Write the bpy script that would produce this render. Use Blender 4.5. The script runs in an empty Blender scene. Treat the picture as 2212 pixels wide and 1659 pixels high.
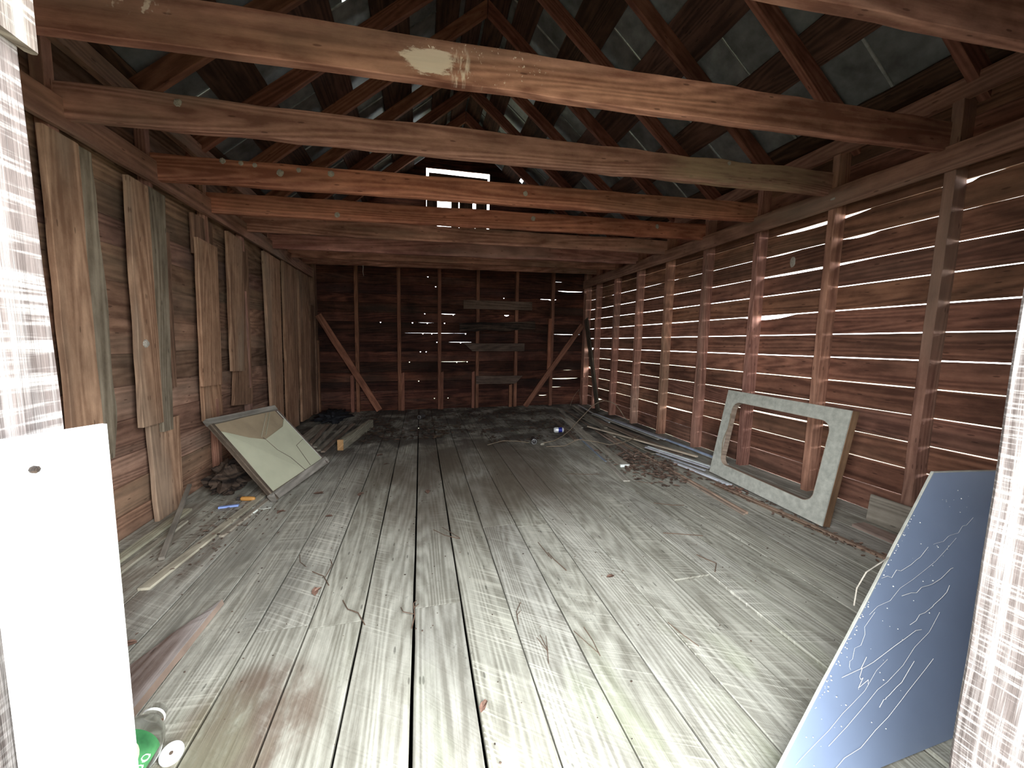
import bpy, math, random
from mathutils import Vector, Matrix, noise as mnoise

# ------------------------------------------------------------------ scene, camera, sky, exposure
S = bpy.context.scene
COL = S.collection
random.seed(7)
LEAN = 0.01617            # the old frame leans a little towards +X with height
CAM_H = 1.086

def make_camera():
    f, yaw, pit, rol = 830.0, math.radians(13.345), math.radians(6.21), math.radians(-0.257)
    fwd = Vector((math.sin(yaw)*math.cos(pit), math.cos(yaw)*math.cos(pit), -math.sin(pit)))
    r0 = Vector((math.cos(yaw), -math.sin(yaw), 0)); u0 = r0.cross(fwd)
    r = r0*math.cos(rol) - u0*math.sin(rol); u = r0*math.sin(rol) + u0*math.cos(rol)
    cd = bpy.data.cameras.new('camera'); cd.sensor_width = 36; cd.lens = f/2212*36
    cd.clip_start = .01; cd.clip_end = 200
    co = bpy.data.objects.new('camera', cd); COL.objects.link(co)
    m = Matrix((r, u, -fwd)).transposed().to_4x4(); m.translation = Vector((0, 0, CAM_H))
    co.matrix_world = m
    S.camera = co
make_camera()

W = bpy.data.worlds.new('overcast_sky'); S.world = W; W.use_nodes = True
nt = W.node_tree; nt.nodes.clear()
wo = nt.nodes.new('ShaderNodeOutputWorld'); bg = nt.nodes.new('ShaderNodeBackground')
bg.inputs[0].default_value = (.93, .98, 1.0, 1); bg.inputs[1].default_value = 1.0
# overcast base, plus two low side lobes added to brighten walls and floor
tc = nt.nodes.new('ShaderNodeTexCoord'); dt = nt.nodes.new('ShaderNodeVectorMath'); dt.operation = 'DOT_PRODUCT'
dt.inputs[1].default_value = Vector((.72, -.62, .34)).normalized()
ab = nt.nodes.new('ShaderNodeSeparateXYZ'); nt.links.new(tc.outputs['Generated'], ab.inputs[0])
ax_ = nt.nodes.new('ShaderNodeMath'); ax_.operation = 'ABSOLUTE'; nt.links.new(ab.outputs[0], ax_.inputs[0])
cx_ = nt.nodes.new('ShaderNodeCombineXYZ'); nt.links.new(ax_.outputs[0], cx_.inputs[0]); nt.links.new(ab.outputs[1], cx_.inputs[1]); nt.links.new(ab.outputs[2], cx_.inputs[2])
nt.links.new(cx_.outputs[0], dt.inputs[0])
mx = nt.nodes.new('ShaderNodeMath'); mx.operation = 'MAXIMUM'; nt.links.new(dt.outputs['Value'], mx.inputs[0]); mx.inputs[1].default_value = 0
pw = nt.nodes.new('ShaderNodeMath'); pw.operation = 'POWER'; nt.links.new(mx.outputs[0], pw.inputs[0]); pw.inputs[1].default_value = 5
ma = nt.nodes.new('ShaderNodeMath'); ma.operation = 'MULTIPLY_ADD'; nt.links.new(pw.outputs[0], ma.inputs[0]); ma.inputs[1].default_value = 1.1; ma.inputs[2].default_value = .85
nt.links.new(ma.outputs[0], bg.inputs[1])
nt.links.new(bg.outputs[0], wo.inputs[0])

pl = bpy.data.lights.new('doorway_portal', 'AREA'); pl.shape = 'RECTANGLE'; pl.size = 1.04; pl.size_y = 2.3
pl.cycles.is_portal = True
po = bpy.data.objects.new('doorway_portal', pl); COL.objects.link(po)
po.location = (.235, .235, .92); po.rotation_euler = (math.radians(90), 0, 0)

S.view_settings.view_transform = 'Standard'; S.view_settings.look = 'None'
S.view_settings.gamma = 1; S.view_settings.use_curve_mapping = False
S.view_settings.exposure = 3.88
S.cycles.use_denoising = True
S.cycles.max_bounces = 10; S.cycles.diffuse_bounces = 7; S.cycles.transparent_max_bounces = 8
S.cycles.sample_clamp_indirect = 6

# ------------------------------------------------------------------ mesh helpers
class MB:
    def __init__(s): s.v = []; s.f = []; s.uv = []; s.t = []
    def add(s, verts, faces, uvs, tone=(1, 1, 1)):
        """uvs: one (u,v) per vertex"""
        o = len(s.v); s.v += [tuple(v) for v in verts]; s.t += [tone]*len(verts)
        s.f += [tuple(i+o for i in f) for f in faces]; s.uv += list(uvs)
    def board(s, p0, p1, w, t, wdir, n=8, jit=0.0, ch=.0025, lo=None, hi=None, tone=None, cut=(0, 0), warp=0.0, extra=(), roof=None, tj=0.0):
        p0 = Vector(p0); p1 = Vector(p1); a = p1-p0; L = a.length; a.normalize()
        wd = Vector(wdir); wd -= a*wd.dot(a); wd.normalize(); td = a.cross(wd)
        if tone is None: k = random.uniform(.8, 1.2); tone = (k, k*random.uniform(.96, 1.04), k*random.uniform(.93, 1.07))
        st = sorted(set([i/n for i in range(n+1)]+list(extra)))
        ou, ov, sd = random.uniform(0, 40), random.uniform(0, 40), random.uniform(0, 100)
        V = []; U = []; F = []
        ch = min(ch, w*.3, t*.3)
        for x in st:
            l = -w/2 + (lo(x) if lo else 0) + jit*mnoise.noise(Vector((sd+x*L*5, 1.3, 0)))
            h = w/2 + (hi(x) if hi else 0) + jit*mnoise.noise(Vector((sd+x*L*5, 7.7, 0)))
            wz = warp*mnoise.noise(Vector((sd+x*L*.9, 3.1, 0)))
            tk = t*(1+tj*mnoise.noise(Vector((sd+x*L*4, 9.1, 0))))
            for (y, z) in ((l+ch, -tk/2), (h-ch, -tk/2), (h, -tk/2+ch), (h, tk/2-ch), (h-ch, tk/2), (l+ch, tk/2), (l, tk/2-ch), (l, -tk/2+ch)):
                off = (1-x)*cut[0]*y + x*cut[1]*y
                V.append(p0+a*(x*L+off)+wd*y+td*(z+wz)); U.append((x*L+off+ou, y+z*1.1+ov))
        m = len(st)
        for i in range(m-1):
            for j in range(8):
                k = (j+1) % 8
                F.append((i*8+j, i*8+k, (i+1)*8+k, (i+1)*8+j))
        F.append(tuple(range(7, -1, -1))); F.append(tuple((m-1)*8+j for j in range(8)))
        s.add(V, F, U, tone)
    def box(s, lo, hi, tone=(1, 1, 1)):
        x0, y0, z0 = lo; x1, y1, z1 = hi
        ax = max(range(3), key=lambda i: hi[i]-lo[i])
        c = [(lo[i]+hi[i])/2 for i in range(3)]
        a = list(c); b = list(c); a[ax] = lo[ax]; b[ax] = hi[ax]
        o = [i for i in range(3) if i != ax]
        wd = [0, 0, 0]; wd[o[0]] = 1
        s.board(a, b, hi[o[0]]-lo[o[0]], hi[o[1]]-lo[o[1]], wd, n=1, tone=tone)
    def tube(s, pts, r, n=6, tone=(1, 1, 1), taper=None):
        pts = [Vector(p) for p in pts]; V = []; F = []; U = []; d = 0
        for i, p in enumerate(pts):
            t = (pts[min(i+1, len(pts)-1)]-pts[max(i-1, 0)]).normalized()
            x = t.cross(Vector((.13, .31, .94))).normalized(); y = t.cross(x)
            if i: d += (p-pts[i-1]).length
            rr = r*(taper(i/(len(pts)-1)) if taper else 1)
            for k in range(n):
                an = 2*math.pi*k/n; V.append(p+x*rr*math.cos(an)+y*rr*math.sin(an)); U.append((d, k/n*.05))
        for i in range(len(pts)-1):
            for k in range(n): F.append((i*n+k, i*n+(k+1) % n, (i+1)*n+(k+1) % n, (i+1)*n+k))
        F.append(tuple(range(n-1, -1, -1))); F.append(tuple((len(pts)-1)*n+k for k in range(n)))
        s.add(V, F, U, tone)
    def lathe(s, prof, base, axis, n=24, tone=(1, 1, 1), cap=True, arc=1.0, start=0.0, up=(0, 0, 1)):
        """prof: [(distance along axis, radius)]"""
        b = Vector(base); ax = Vector(axis).normalized(); x = Vector(up); x -= ax*x.dot(ax); x.normalize(); y = ax.cross(x)
        V = []; F = []; U = []; m = n if arc >= 1 else n+1
        for (d, r) in prof:
            for k in range(m):
                an = start+2*math.pi*arc*k/n; V.append(b+ax*d+x*r*math.cos(an)+y*r*math.sin(an)); U.append((k/n, d))
        for i in range(len(prof)-1):
            for k in range(n if arc >= 1 else n):
                F.append((i*m+k, i*m+(k+1) % m, (i+1)*m+(k+1) % m, (i+1)*m+k))
        if cap and arc >= 1:
            F.append(tuple(range(m-1, -1, -1))); F.append(tuple((len(prof)-1)*m+k for k in range(m)))
        s.add(V, F, U, tone)
    def blob(s, c, rad, seed=0, amp=.25, n=10, tone=(1, 1, 1), freq=2.0):
        V = []; F = []; U = []; c = Vector(c)
        for i in range(n+1):
            th = math.pi*i/n
            for k in range(2*n):
                ph = math.pi*k/n
                d = Vector((math.sin(th)*math.cos(ph), math.sin(th)*math.sin(ph), math.cos(th)))
                q = 1+amp*mnoise.noise(d*freq+Vector((seed, 0, 0)))+amp*.5*mnoise.noise(d*freq*3+Vector((seed, 5, 0)))
                V.append(c+Vector((d.x*rad[0], d.y*rad[1], d.z*rad[2]))*q); U.append((d.x*rad[0]+seed, d.z*rad[2]))
        m = 2*n
        for i in range(n):
            for k in range(m): F.append((i*m+k, i*m+(k+1) % m, (i+1)*m+(k+1) % m, (i+1)*m+k))
        s.add(V, F, U, tone)

def tag(o, label=None, cat=None, group=None, kind=None):
    if label: o['label'] = label
    if cat: o['category'] = cat
    if group: o['group'] = group
    if kind: o['kind'] = kind
    return o

def wloc(o):
    p = Vector(o.location)
    while o.parent: o = o.parent; p += o.location
    return p

def obj(name, mb, mat, parent=None, label=None, cat=None, group=None, kind=None, smooth=False, mat_idx=None):
    vs = [Vector((v[0]+LEAN*v[2], v[1], v[2])) for v in mb.v]
    xs = [v.x for v in vs]; ys = [v.y for v in vs]; zs = [v.z for v in vs]
    og = Vector(((min(xs)+max(xs))/2, (min(ys)+max(ys))/2, min(zs)))
    me = bpy.data.meshes.new(name); me.from_pydata([v-og for v in vs], [], mb.f)
    ul = me.uv_layers.new(name='grain')
    li = [0]*len(me.loops); me.loops.foreach_get('vertex_index', li)
    flat = []
    for i in li: flat += mb.uv[i]
    ul.data.foreach_set('uv', flat)
    ca = me.color_attributes.new('tone', 'FLOAT_COLOR', 'POINT')
    fl = []
    for t in mb.t: fl += [t[0], t[1], t[2], 1]
    ca.data.foreach_set('color', fl)
    for m in (mat if isinstance(mat, (list, tuple)) else [mat]): me.materials.append(m)
    if smooth: me.polygons.foreach_set('use_smooth', [True]*len(me.polygons))
    me.update()
    o = bpy.data.objects.new(name, me); COL.objects.link(o)
    if parent: o.parent = parent; o.location = og-wloc(parent)
    else: o.location = og
    return tag(o, label, cat, group, kind)

def thing(name, loc, label, cat, group=None):
    o = bpy.data.objects.new(name, None); COL.objects.link(o); o.empty_display_size = .1
    o.location = (loc[0]+LEAN*loc[2], loc[1], loc[2])
    return tag(o, label, cat, group)

# ------------------------------------------------------------------ materials
def base_mat(name):
    m = bpy.data.materials.new(name); m.use_nodes = True
    n = m.node_tree.nodes; l = m.node_tree.links
    return m, n, l, n['Principled BSDF']

class G:
    """small node graph helper"""
    def __init__(s, m): s.n = m.node_tree.nodes; s.l = m.node_tree.links
    def new(s, t, **kw):
        x = s.n.new(t)
        for k, v in kw.items(): setattr(x, k, v)
        return x
    def put(s, sock, v):
        if isinstance(v, bpy.types.NodeSocket): s.l.new(v, sock)
        else: sock.default_value = v
    def math(s, op, a, b=0.0, c=None, clamp=False):
        x = s.new('ShaderNodeMath', operation=op, use_clamp=clamp); s.put(x.inputs[0], a); s.put(x.inputs[1], b)
        if c is not None: s.put(x.inputs[2], c)
        return x.outputs[0]
    def vmul(s, v, k):
        x = s.new('ShaderNodeVectorMath', operation='MULTIPLY'); s.put(x.inputs[0], v); x.inputs[1].default_value = k; return x.outputs[0]
    def noise(s, v, k=(1, 1, 1), scale=1.0, detail=4, rough=.55, dist=0.0):
        x = s.new('ShaderNodeTexNoise'); s.l.new(s.vmul(v, k), x.inputs['Vector'])
        x.inputs['Scale'].default_value = scale; x.inputs['Detail'].default_value = detail; x.inputs['Roughness'].default_value = rough; x.inputs['Distortion'].default_value = dist
        return x.outputs['Fac']
    def ramp(s, f, pts):
        x = s.new('ShaderNodeValToRGB'); s.put(x.inputs[0], f); e = x.color_ramp.elements
        while len(e) < len(pts): e.new(.5)
        for q, (p, c) in zip(e, pts): q.position = p; q.color = (*c, 1)
        return x.outputs[0]
    def mix(s, f, a, b, mode='MIX'):
        x = s.new('ShaderNodeMix', data_type='RGBA', blend_type=mode, clamp_factor=True)
        s.put(x.inputs[0], f)
        for sk, v in ((x.inputs[6], a), (x.inputs[7], b)):
            if isinstance(v, bpy.types.NodeSocket): s.l.new(v, sk)
            else: sk.default_value = (*v, 1) if len(v) == 3 else v
        return x.outputs[2]
    def smooth(s, x, lo, hi):
        r = s.new('ShaderNodeMapRange', interpolation_type='SMOOTHSTEP'); s.put(r.inputs[0], x); r.inputs[1].default_value = lo; r.inputs[2].default_value = hi
        return r.outputs[0]
    def uv(s): return s.new('ShaderNodeUVMap', uv_map='grain').outputs[0]
    def tone(s): return s.new('ShaderNodeAttribute', attribute_name='tone').outputs['Color']
    def pos(s): return s.new('ShaderNodeNewGeometry').outputs['Position']
    def sep(s, v):
        x = s.new('ShaderNodeSeparateXYZ'); s.l.new(v, x.inputs[0]); return x.outputs
    def bump(s, h, st, dist, bsdf):
        b = s.new('ShaderNodeBump'); b.inputs['Strength'].default_value = st; b.inputs['Distance'].default_value = dist
        s.l.new(h, b.inputs['Height']); s.l.new(b.outputs[0], bsdf.inputs['Normal'])

def wood(name, dark, light, rough=.88, knots=.5, stain=.45, saw=0.0, grey=None, extra=None, bump=.35, fine=30, speck=0.0, ringsw=.16, rings=150.0):
    m, n, l, b = base_mat(name); g = G(m)
    uv = g.uv(); pos = g.pos()
    f1 = g.noise(uv, (1.3, fine, 1), 1, 7, .62)
    f2 = g.noise(uv, (.7, 7, 1), 1, 4, .55)
    ct = g.noise(uv, (.27, 3.4, 1), 1, 2, .4)
    ring = g.math('ADD', g.math('MULTIPLY', g.math('SINE', g.math('MULTIPLY', ct, rings)), .5), .5)
    f = g.math('ADD', g.math('MULTIPLY', f1, .52), g.math('MULTIPLY', f2, .40))
    f = g.math('ADD', f, g.math('MULTIPLY', g.math('SUBTRACT', ring, .5), ringsw))
    blot = g.noise(uv, (9, 22, 1), 1, 5, .7)
    f = g.math('ADD', f, g.math('MULTIPLY', g.math('SUBTRACT', blot, .5), .42))
    c = g.ramp(f, [(.33, dark), (.66, light)])
    if grey is not None:      # greyer weathered patches that follow the grain
        c = g.mix(g.math('MULTIPLY', g.smooth(g.noise(uv, (.6, 3.2, 1), 1, 3, .5), .48, .68), grey[1]), c, grey[0])
    big = g.noise(pos, (1, 1, 1), 1.6, 4, .6)
    c = g.mix(1.0, c, g.ramp(big, [(.3, (1-stain,)*3), (.7, (1+stain*.45,)*3)]), 'MULTIPLY')
    h = f1
    if knots:
        vo = g.new('ShaderNodeTexVoronoi', feature='F1', voronoi_dimensions='2D'); l.new(g.vmul(uv, (1.35, 5.6, 1)), vo.inputs['Vector'])
        d = vo.outputs['Distance']
        rnd = g.sep(vo.outputs['Color'])[0]
        k = g.math('MULTIPLY', g.smooth(g.math('ADD', d, g.math('MULTIPLY', g.math('SUBTRACT', blot, .5), .12)), .13, .07), g.math('GREATER_THAN', rnd, 1-knots*.36))
        c = g.mix(g.math('MULTIPLY', k, .7), c, tuple(x*.4 for x in dark))
    if saw:
        sx = g.sep(uv)
        arg = g.math('ADD', sx[0], g.math('MULTIPLY', g.math('POWER', g.math('ADD', sx[1], g.math('MULTIPLY', g.noise(pos, (1, 1, 1), .6, 1), .3)), 2.0), .012))
        sv = g.new('ShaderNodeCombineXYZ'); l.new(arg, sv.inputs[0]); l.new(g.math('MULTIPLY', sx[1], .35), sv.inputs[1])
        sn = g.noise(sv.outputs[0], (95, 3, 1), 1, 2, .5)
        msk = g.smooth(g.noise(uv, (1.1, 3, 1), 1, 3), .42, .62)
        q = g.math('MULTIPLY', g.smooth(sn, .5, .66), g.math('MULTIPLY', msk, saw))
        c = g.mix(q, c, tuple(min(1, x*1.35) for x in light))
        h = g.math('ADD', h, g.math('MULTIPLY', sn, .8*saw))
    if speck:
        sp = g.noise(uv, (30, 45, 1), 1, 3, .7)
        ar = g.smooth(g.noise(pos, (1, 1, 1), 2.3, 3), .5, .66)
        c = g.mix(g.math('MULTIPLY', g.math('MULTIPLY', g.smooth(sp, .56, .66), ar), speck), c, (.03, .03, .025))
    if extra: c = extra(g, c, pos, uv)
    c = g.mix(1.0, c, g.tone(), 'MULTIPLY')
    l.new(c, b.inputs['Base Color']); b.inputs['Roughness'].default_value = rough
    b.inputs['Specular IOR Level'].default_value = .25
    g.bump(h, bump, .006, b)
    return m

def ell(g, pos, c, r, ax=(0, 2)):
    """1 inside an ellipse fading to 0 at its rim (distance in the two given axes)"""
    o = g.sep(pos)
    a = g.math('DIVIDE', g.math('SUBTRACT', o[ax[0]], c[0]), r[0]); d = g.math('DIVIDE', g.math('SUBTRACT', o[ax[1]], c[1]), r[1])
    return g.math('SUBTRACT', 1.0, g.math('SQRT', g.math('ADD', g.math('MULTIPLY', a, a), g.math('MULTIPLY', d, d))), clamp=True)

def plain(name, col, rough=.6, metal=0.0, var=.15, scale=8, spec=.4, col2=None, bump=0.0):
    m, n, l, b = base_mat(name); g = G(m)
    f = g.noise(g.pos(), (1, 1, 1), scale, 4, .6)
    c = g.ramp(f, [(.3, tuple(x*(1-var) for x in col)), (.7, tuple(min(1, x*(1+var)) for x in (col2 or col)))])
    c = g.mix(1.0, c, g.tone(), 'MULTIPLY')
    l.new(c, b.inputs['Base Color']); b.inputs['Roughness'].default_value = rough; b.inputs['Metallic'].default_value = metal
    b.inputs['Specular IOR Level'].default_value = spec
    if bump: g.bump(g.noise(g.pos(), (1, 1, 1), scale*6, 4, .7), bump, .004, b)
    return m

M = {}
M['joist'] = wood('joist_wood', (0.290, 0.128, 0.094), (0.686, 0.360, 0.273), knots=.45, stain=.4, grey=((.34, .25, .19), .55))
M['joist_red'] = wood('red_joist_wood', (0.304, 0.104, 0.069), (0.713, 0.299, 0.202), knots=.5, stain=.35, grey=((.32, .21, .15), .3))
def pale_end(g, c, pos, uv):
    x = g.sep(pos)[0]
    w = g.math('MULTIPLY', g.math('MULTIPLY', g.smooth(x, 1.35, 1.75), g.smooth(x, 2.9, 2.2)), g.smooth(g.noise(uv, (3, 20, 1), 1, 5, .65), .34, .56))
    return g.mix(g.math('MULTIPLY', w, .6), c, (.56, .42, .27))
M['joist_pale'] = wood('pale_ended_joist_wood', (0.290, 0.134, 0.099), (0.686, 0.372, 0.286), knots=.4, stain=.35, grey=((.36, .27, .20), .5), extra=pale_end)
def paint_splash(g, c, pos, uv):
    sx = g.sep(pos)
    rag = g.noise(pos, (9, 1, 26), 1, 6, .7)
    p1 = ell(g, pos, (.045, 2.13), (.13, .062))
    p2 = ell(g, pos, (.165, 2.13), (.05, .09))
    p3 = ell(g, pos, (.26, 2.15), (.34, .09))
    dots = g.smooth(g.noise(pos, (85, 1, 60), 1, 3, .6), .64, .70)
    a = g.smooth(g.math('ADD', g.math('MULTIPLY', p1, .62), g.math('MULTIPLY', rag, .95)), .62, .72)
    b = g.math('MULTIPLY', g.smooth(p2, .0, .5), g.smooth(g.noise(pos, (60, 1, 14), 1, 4, .6), .47, .62))
    d = g.math('MULTIPLY', g.smooth(p3, 0, .35), dots)
    d2 = g.math('MULTIPLY', g.smooth(ell(g, pos, (-.86, 2.17), (.12, .08)), .1, .5), g.smooth(g.noise(pos, (30, 1, 25), 1, 3, .6), .55, .64))
    a = g.math('MULTIPLY', a, g.smooth(p1, 0, .2))
    msk = g.math('MULTIPLY', g.math('MAXIMUM', g.math('MAXIMUM', a, b), g.math('MAXIMUM', d, d2)), g.math('LESS_THAN', sx[1], 1.61))
    c = g.mix(g.math('MULTIPLY', g.smooth(ell(g, pos, (.16, 2.05), (.12, .03)), 0, .4), .7), c, (.10, .03, .018))
    return g.mix(g.math('MULTIPLY', msk, .85), c, (.80, .69, .62))
M['joist_paint'] = wood('paint_splashed_joist_wood', (0.264, 0.116, 0.086), (0.660, 0.348, 0.267), knots=.4, stain=.4, grey=((.31, .22, .17), .6), extra=paint_splash)
M['stud'] = wood('stud_wood', (0.277, 0.128, 0.093), (0.612, 0.319, 0.233), knots=.4, stain=.35, grey=((.32, .24, .18), .45))
M['ribbon'] = wood('ribbon_wood', (0.221, 0.112, 0.078), (0.468, 0.248, 0.176), knots=.3, stain=.3, grey=((.33, .26, .20), .6))
M['siding'] = wood('siding_wood', (0.152, 0.067, 0.045), (0.428, 0.200, 0.132), knots=.6, stain=.5, grey=((.18, .115, .08), .35))
M['siding_left'] = wood('patched_siding_wood', (0.187, 0.099, 0.066), (0.484, 0.281, 0.193), knots=.5, stain=.45, grey=((.26, .19, .14), .5))
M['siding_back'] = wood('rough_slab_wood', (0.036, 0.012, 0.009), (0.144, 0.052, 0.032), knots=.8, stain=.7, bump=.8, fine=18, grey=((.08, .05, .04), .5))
M['patch'] = wood('patch_board_wood', (.27, .145, .088), (.62, .385, .25), knots=.45, stain=.3, grey=((.36, .29, .22), .5), bump=.5)
M['patch_grey'] = wood('grey_bark_edge_wood', (.17, .13, .09), (.40, .33, .245), knots=.3, stain=.35, bump=.5)
M['patch_dark'] = wood('dark_patch_wood', (.14, .075, .048), (.33, .19, .125), knots=.4, stain=.35, bump=.5)
M['rafter'] = wood('rafter_wood', (0.195, 0.074, 0.049), (0.429, 0.186, 0.124), knots=.4, stain=.35)
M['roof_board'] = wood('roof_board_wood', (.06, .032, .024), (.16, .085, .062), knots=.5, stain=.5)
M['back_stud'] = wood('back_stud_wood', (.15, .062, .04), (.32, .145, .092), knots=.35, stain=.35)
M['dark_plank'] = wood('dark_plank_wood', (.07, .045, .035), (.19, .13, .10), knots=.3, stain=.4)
M['burnt'] = wood('rotten_dark_wood', (.018, .012, .010), (.13, .085, .06), knots=.2, stain=.6, bump=1.0)
def floor_extra(g, c, pos, uv):
    o = g.sep(pos)
    n = g.noise(pos, (5, 2.2, 1), 1, 5, .65)
    # brown damp stain and grey mould on the boards beside the left jamb
    st = g.math('MULTIPLY', g.smooth(ell(g, pos, (-.50, 1.13), (.24, .27), (0, 1)), .02, .40), g.smooth(n, .34, .52))
    c = g.mix(g.math('MULTIPLY', st, .80), c, (.16, .105, .075))
    st = g.math('MULTIPLY', g.smooth(ell(g, pos, (-.86, 1.9), (.50, .75), (0, 1)), .0, .5), g.smooth(g.noise(pos, (7, 2.0, 1), 1, 5, .65), .38, .58))
    c = g.mix(g.math('MULTIPLY', st, .62), c, (.20, .19, .165))
    st = g.math('MULTIPLY', g.smooth(ell(g, pos, (-1.35, 2.2), (.40, 1.2), (0, 1)), .0, .5), g.smooth(g.noise(pos, (9, 2.4, 1), 1, 5, .65), .40, .55))
    c = g.mix(g.math('MULTIPLY', st, .6), c, (.17, .13, .10))
    # brown tone darkening deeper into the shed
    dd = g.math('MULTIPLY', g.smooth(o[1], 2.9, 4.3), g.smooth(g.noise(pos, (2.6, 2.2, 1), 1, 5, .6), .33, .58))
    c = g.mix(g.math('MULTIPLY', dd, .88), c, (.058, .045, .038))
    mid_shade = g.math('MULTIPLY', g.smooth(ell(g, pos, (.42, 3.1), (1.25, 1.35), (0, 1)), .0, .55), g.smooth(g.noise(pos, (1.7, .8, 1), 1, 3, .6), .28, .55))  # photographer's soft shadow, painted into the mid-floor colour as brown
    c = g.mix(g.math('MULTIPLY', mid_shade, .85), c, (.125, .096, .07))
    # faint green algae near the doorstep
    al = g.math('MULTIPLY', g.smooth(o[1], 1.6, .9), g.smooth(g.noise(pos, (4, 1.6, 1), 1, 3, .6), .5, .66))
    return g.mix(g.math('MULTIPLY', al, .28), c, (.42, .46, .30))
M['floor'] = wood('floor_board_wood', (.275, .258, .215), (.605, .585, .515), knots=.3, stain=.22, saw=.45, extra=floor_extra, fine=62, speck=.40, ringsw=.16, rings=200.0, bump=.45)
M['strip'] = wood('grey_lath_wood', (.28, .25, .20), (.56, .51, .42), knots=.2, stain=.3)
M['strip_brown'] = wood('brown_lath_wood', (.24, .175, .135), (.50, .39, .305), knots=.2, stain=.3)
M['plank_pale'] = wood('raw_sapwood', (.30, .165, .075), (.62, .38, .19), knots=.1, stain=.15)
M['wedge'] = wood('split_plank_wood', (.11, .065, .045), (.27, .18, .135), knots=.2, stain=.5, grey=((.30, .24, .20), .5), bump=.6)
M['wedge_top'] = wood('weathered_plank_face', (.15, .10, .08), (.40, .33, .30), knots=.1, stain=.5, grey=((.56, .51, .49), .85), bump=.6)
def kerf(g, c, pos, uv):
    sx = g.sep(uv)
    q = g.smooth(g.noise(uv, (190, 9, 1), 1, 3, .6), .48, .62)
    q2 = g.smooth(g.noise(uv, (2.5, 75, 1), 1, 6, .7), .44, .66)
    c = g.mix(g.math('MULTIPLY', q, .5), c, (.36, .335, .325))
    return g.mix(g.math('MULTIPLY', q2, .5), c, (.40, .37, .36))
M['post'] = wood('kerfed_post_wood', (.06, .045, .041), (.19, .155, .145), knots=.2, stain=.4, extra=kerf, bump=.9, fine=40)
M['white'] = plain('white_sheet_paint', (.83, .85, .85), .35, var=.03, scale=3)
M['white_edge'] = plain('grey_board_edge', (.25, .26, .27), .6)
M['tin'] = plain('weathered_roof_tin', (.20, .215, .22), .5, metal=.35, var=.4, scale=7, spec=.4)
M['tin_bright'] = plain('bright_tin_seam', (.42, .46, .46), .38, metal=.6, var=.3, scale=20)
M['alu'] = plain('dull_aluminium', (.62, .65, .68), .42, metal=.2, var=.2, scale=10)
M['alu_blue'] = plain('blue_grey_metal_trim', (.32, .39, .48), .40, metal=.2, var=.2, scale=10)
M['sash'] = plain('chalky_white_paint', (.46, .46, .41), .7, var=.22, scale=26, bump=.15)
M['sash_edge'] = wood('brown_sash_edge', (.15, .08, .045), (.34, .20, .12), knots=.2)
M['blue'] = plain('slate_blue_panel_paint', (.22, .275, .40), .38, var=.10, scale=2.2, spec=.5)
M['web'] = plain('white_cobweb_silk', (.85, .83, .80), .9, var=.1)
M['cream'] = plain('cream_hardboard', (.46, .455, .335), .6, var=.08, scale=5)
M['tan'] = plain('tan_hardboard_back', (.30, .23, .15), .8, var=.12, scale=9)
M['frame_dark'] = wood('dark_frame_wood', (.07, .05, .04), (.25, .19, .155), knots=.1, stain=.4)
M['frame_grey'] = wood('grey_frame_wood', (.17, .155, .13), (.36, .33, .28), knots=.1, stain=.4)
M['leaf'] = plain('dry_leaf', (.165, .115, .09), .8, var=.35, scale=30)
M['litter'] = plain('dark_leaf_litter', (.11, .075, .055), .9, var=.4, scale=22)
M['twig'] = plain('dry_twig', (.13, .08, .055), .85, var=.3, scale=30)
M['vine'] = plain('dry_vine', (.26, .20, .14), .85, var=.25, scale=20)
M['nest'] = plain('papery_nest', (.40, .36, .31), .9, var=.25, scale=60, bump=.4)
M['orange'] = plain('orange_handle_wood', (.55, .27, .075), .5, var=.15, scale=20)
M['bluescrap'] = plain('blue_plastic', (.30, .42, .75), .4, var=.2, scale=30)
M['can_silver'] = plain('can_aluminium', (.80, .81, .82), .28, metal=.25, var=.06)
M['can_blue'] = plain('can_blue_print', (.02, .03, .28), .3, metal=.3, var=.1)
M['can_dark'] = plain('can_dark_print', (.05, .045, .045), .4, var=.2)
M['black'] = plain('black_void', (.01, .01, .01), .9)
M['cap'] = plain('white_cap_plastic', (.86, .86, .84), .35, var=.03)
M['green'] = plain('green_label_print', (.02, .11, .04), .4, var=.5, scale=9, col2=(.06, .22, .08))
M['lime'] = plain('pale_green_print', (.55, .68, .34), .4, var=.1)
M['cran'] = plain('dark_red_print', (.17, .015, .025), .35, var=.3, scale=60)
M['bluelabel'] = plain('blue_label_print', (.035, .14, .62), .4, var=.05)
M['whiteprint'] = plain('white_print', (.85, .87, .85), .45, var=.03)
M['trash'] = plain('black_sacking', (.012, .012, .016), .75, var=.4, scale=14)
M['ground'] = plain('trodden_ground', (.20, .19, .12), .95, var=.35, scale=2)
def glass():
    m, n, l, b = base_mat('clear_plastic')
    b.inputs['Base Color'].default_value = (.93, .95, .93, 1); b.inputs['Roughness'].default_value = .06
    b.inputs['Transmission Weight'].default_value = 1.0; b.inputs['IOR'].default_value = 1.18
    return m
M['plastic'] = glass()

# ------------------------------------------------------------------ setting
XL, XR, YB, YF = -1.61, 2.847, 6.33, .22
RIDGE_X, RIDGE_Z = .613, 4.158
def under(x): return 2.43+.81*(2.746-x) if x > RIDGE_X else 2.43+.81*(x+1.52)
def tone(a=.8, b=1.2):
    k = random.uniform(a, b); return (k, k*random.uniform(.95, 1.05), k*random.uniform(.92, 1.08))

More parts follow.
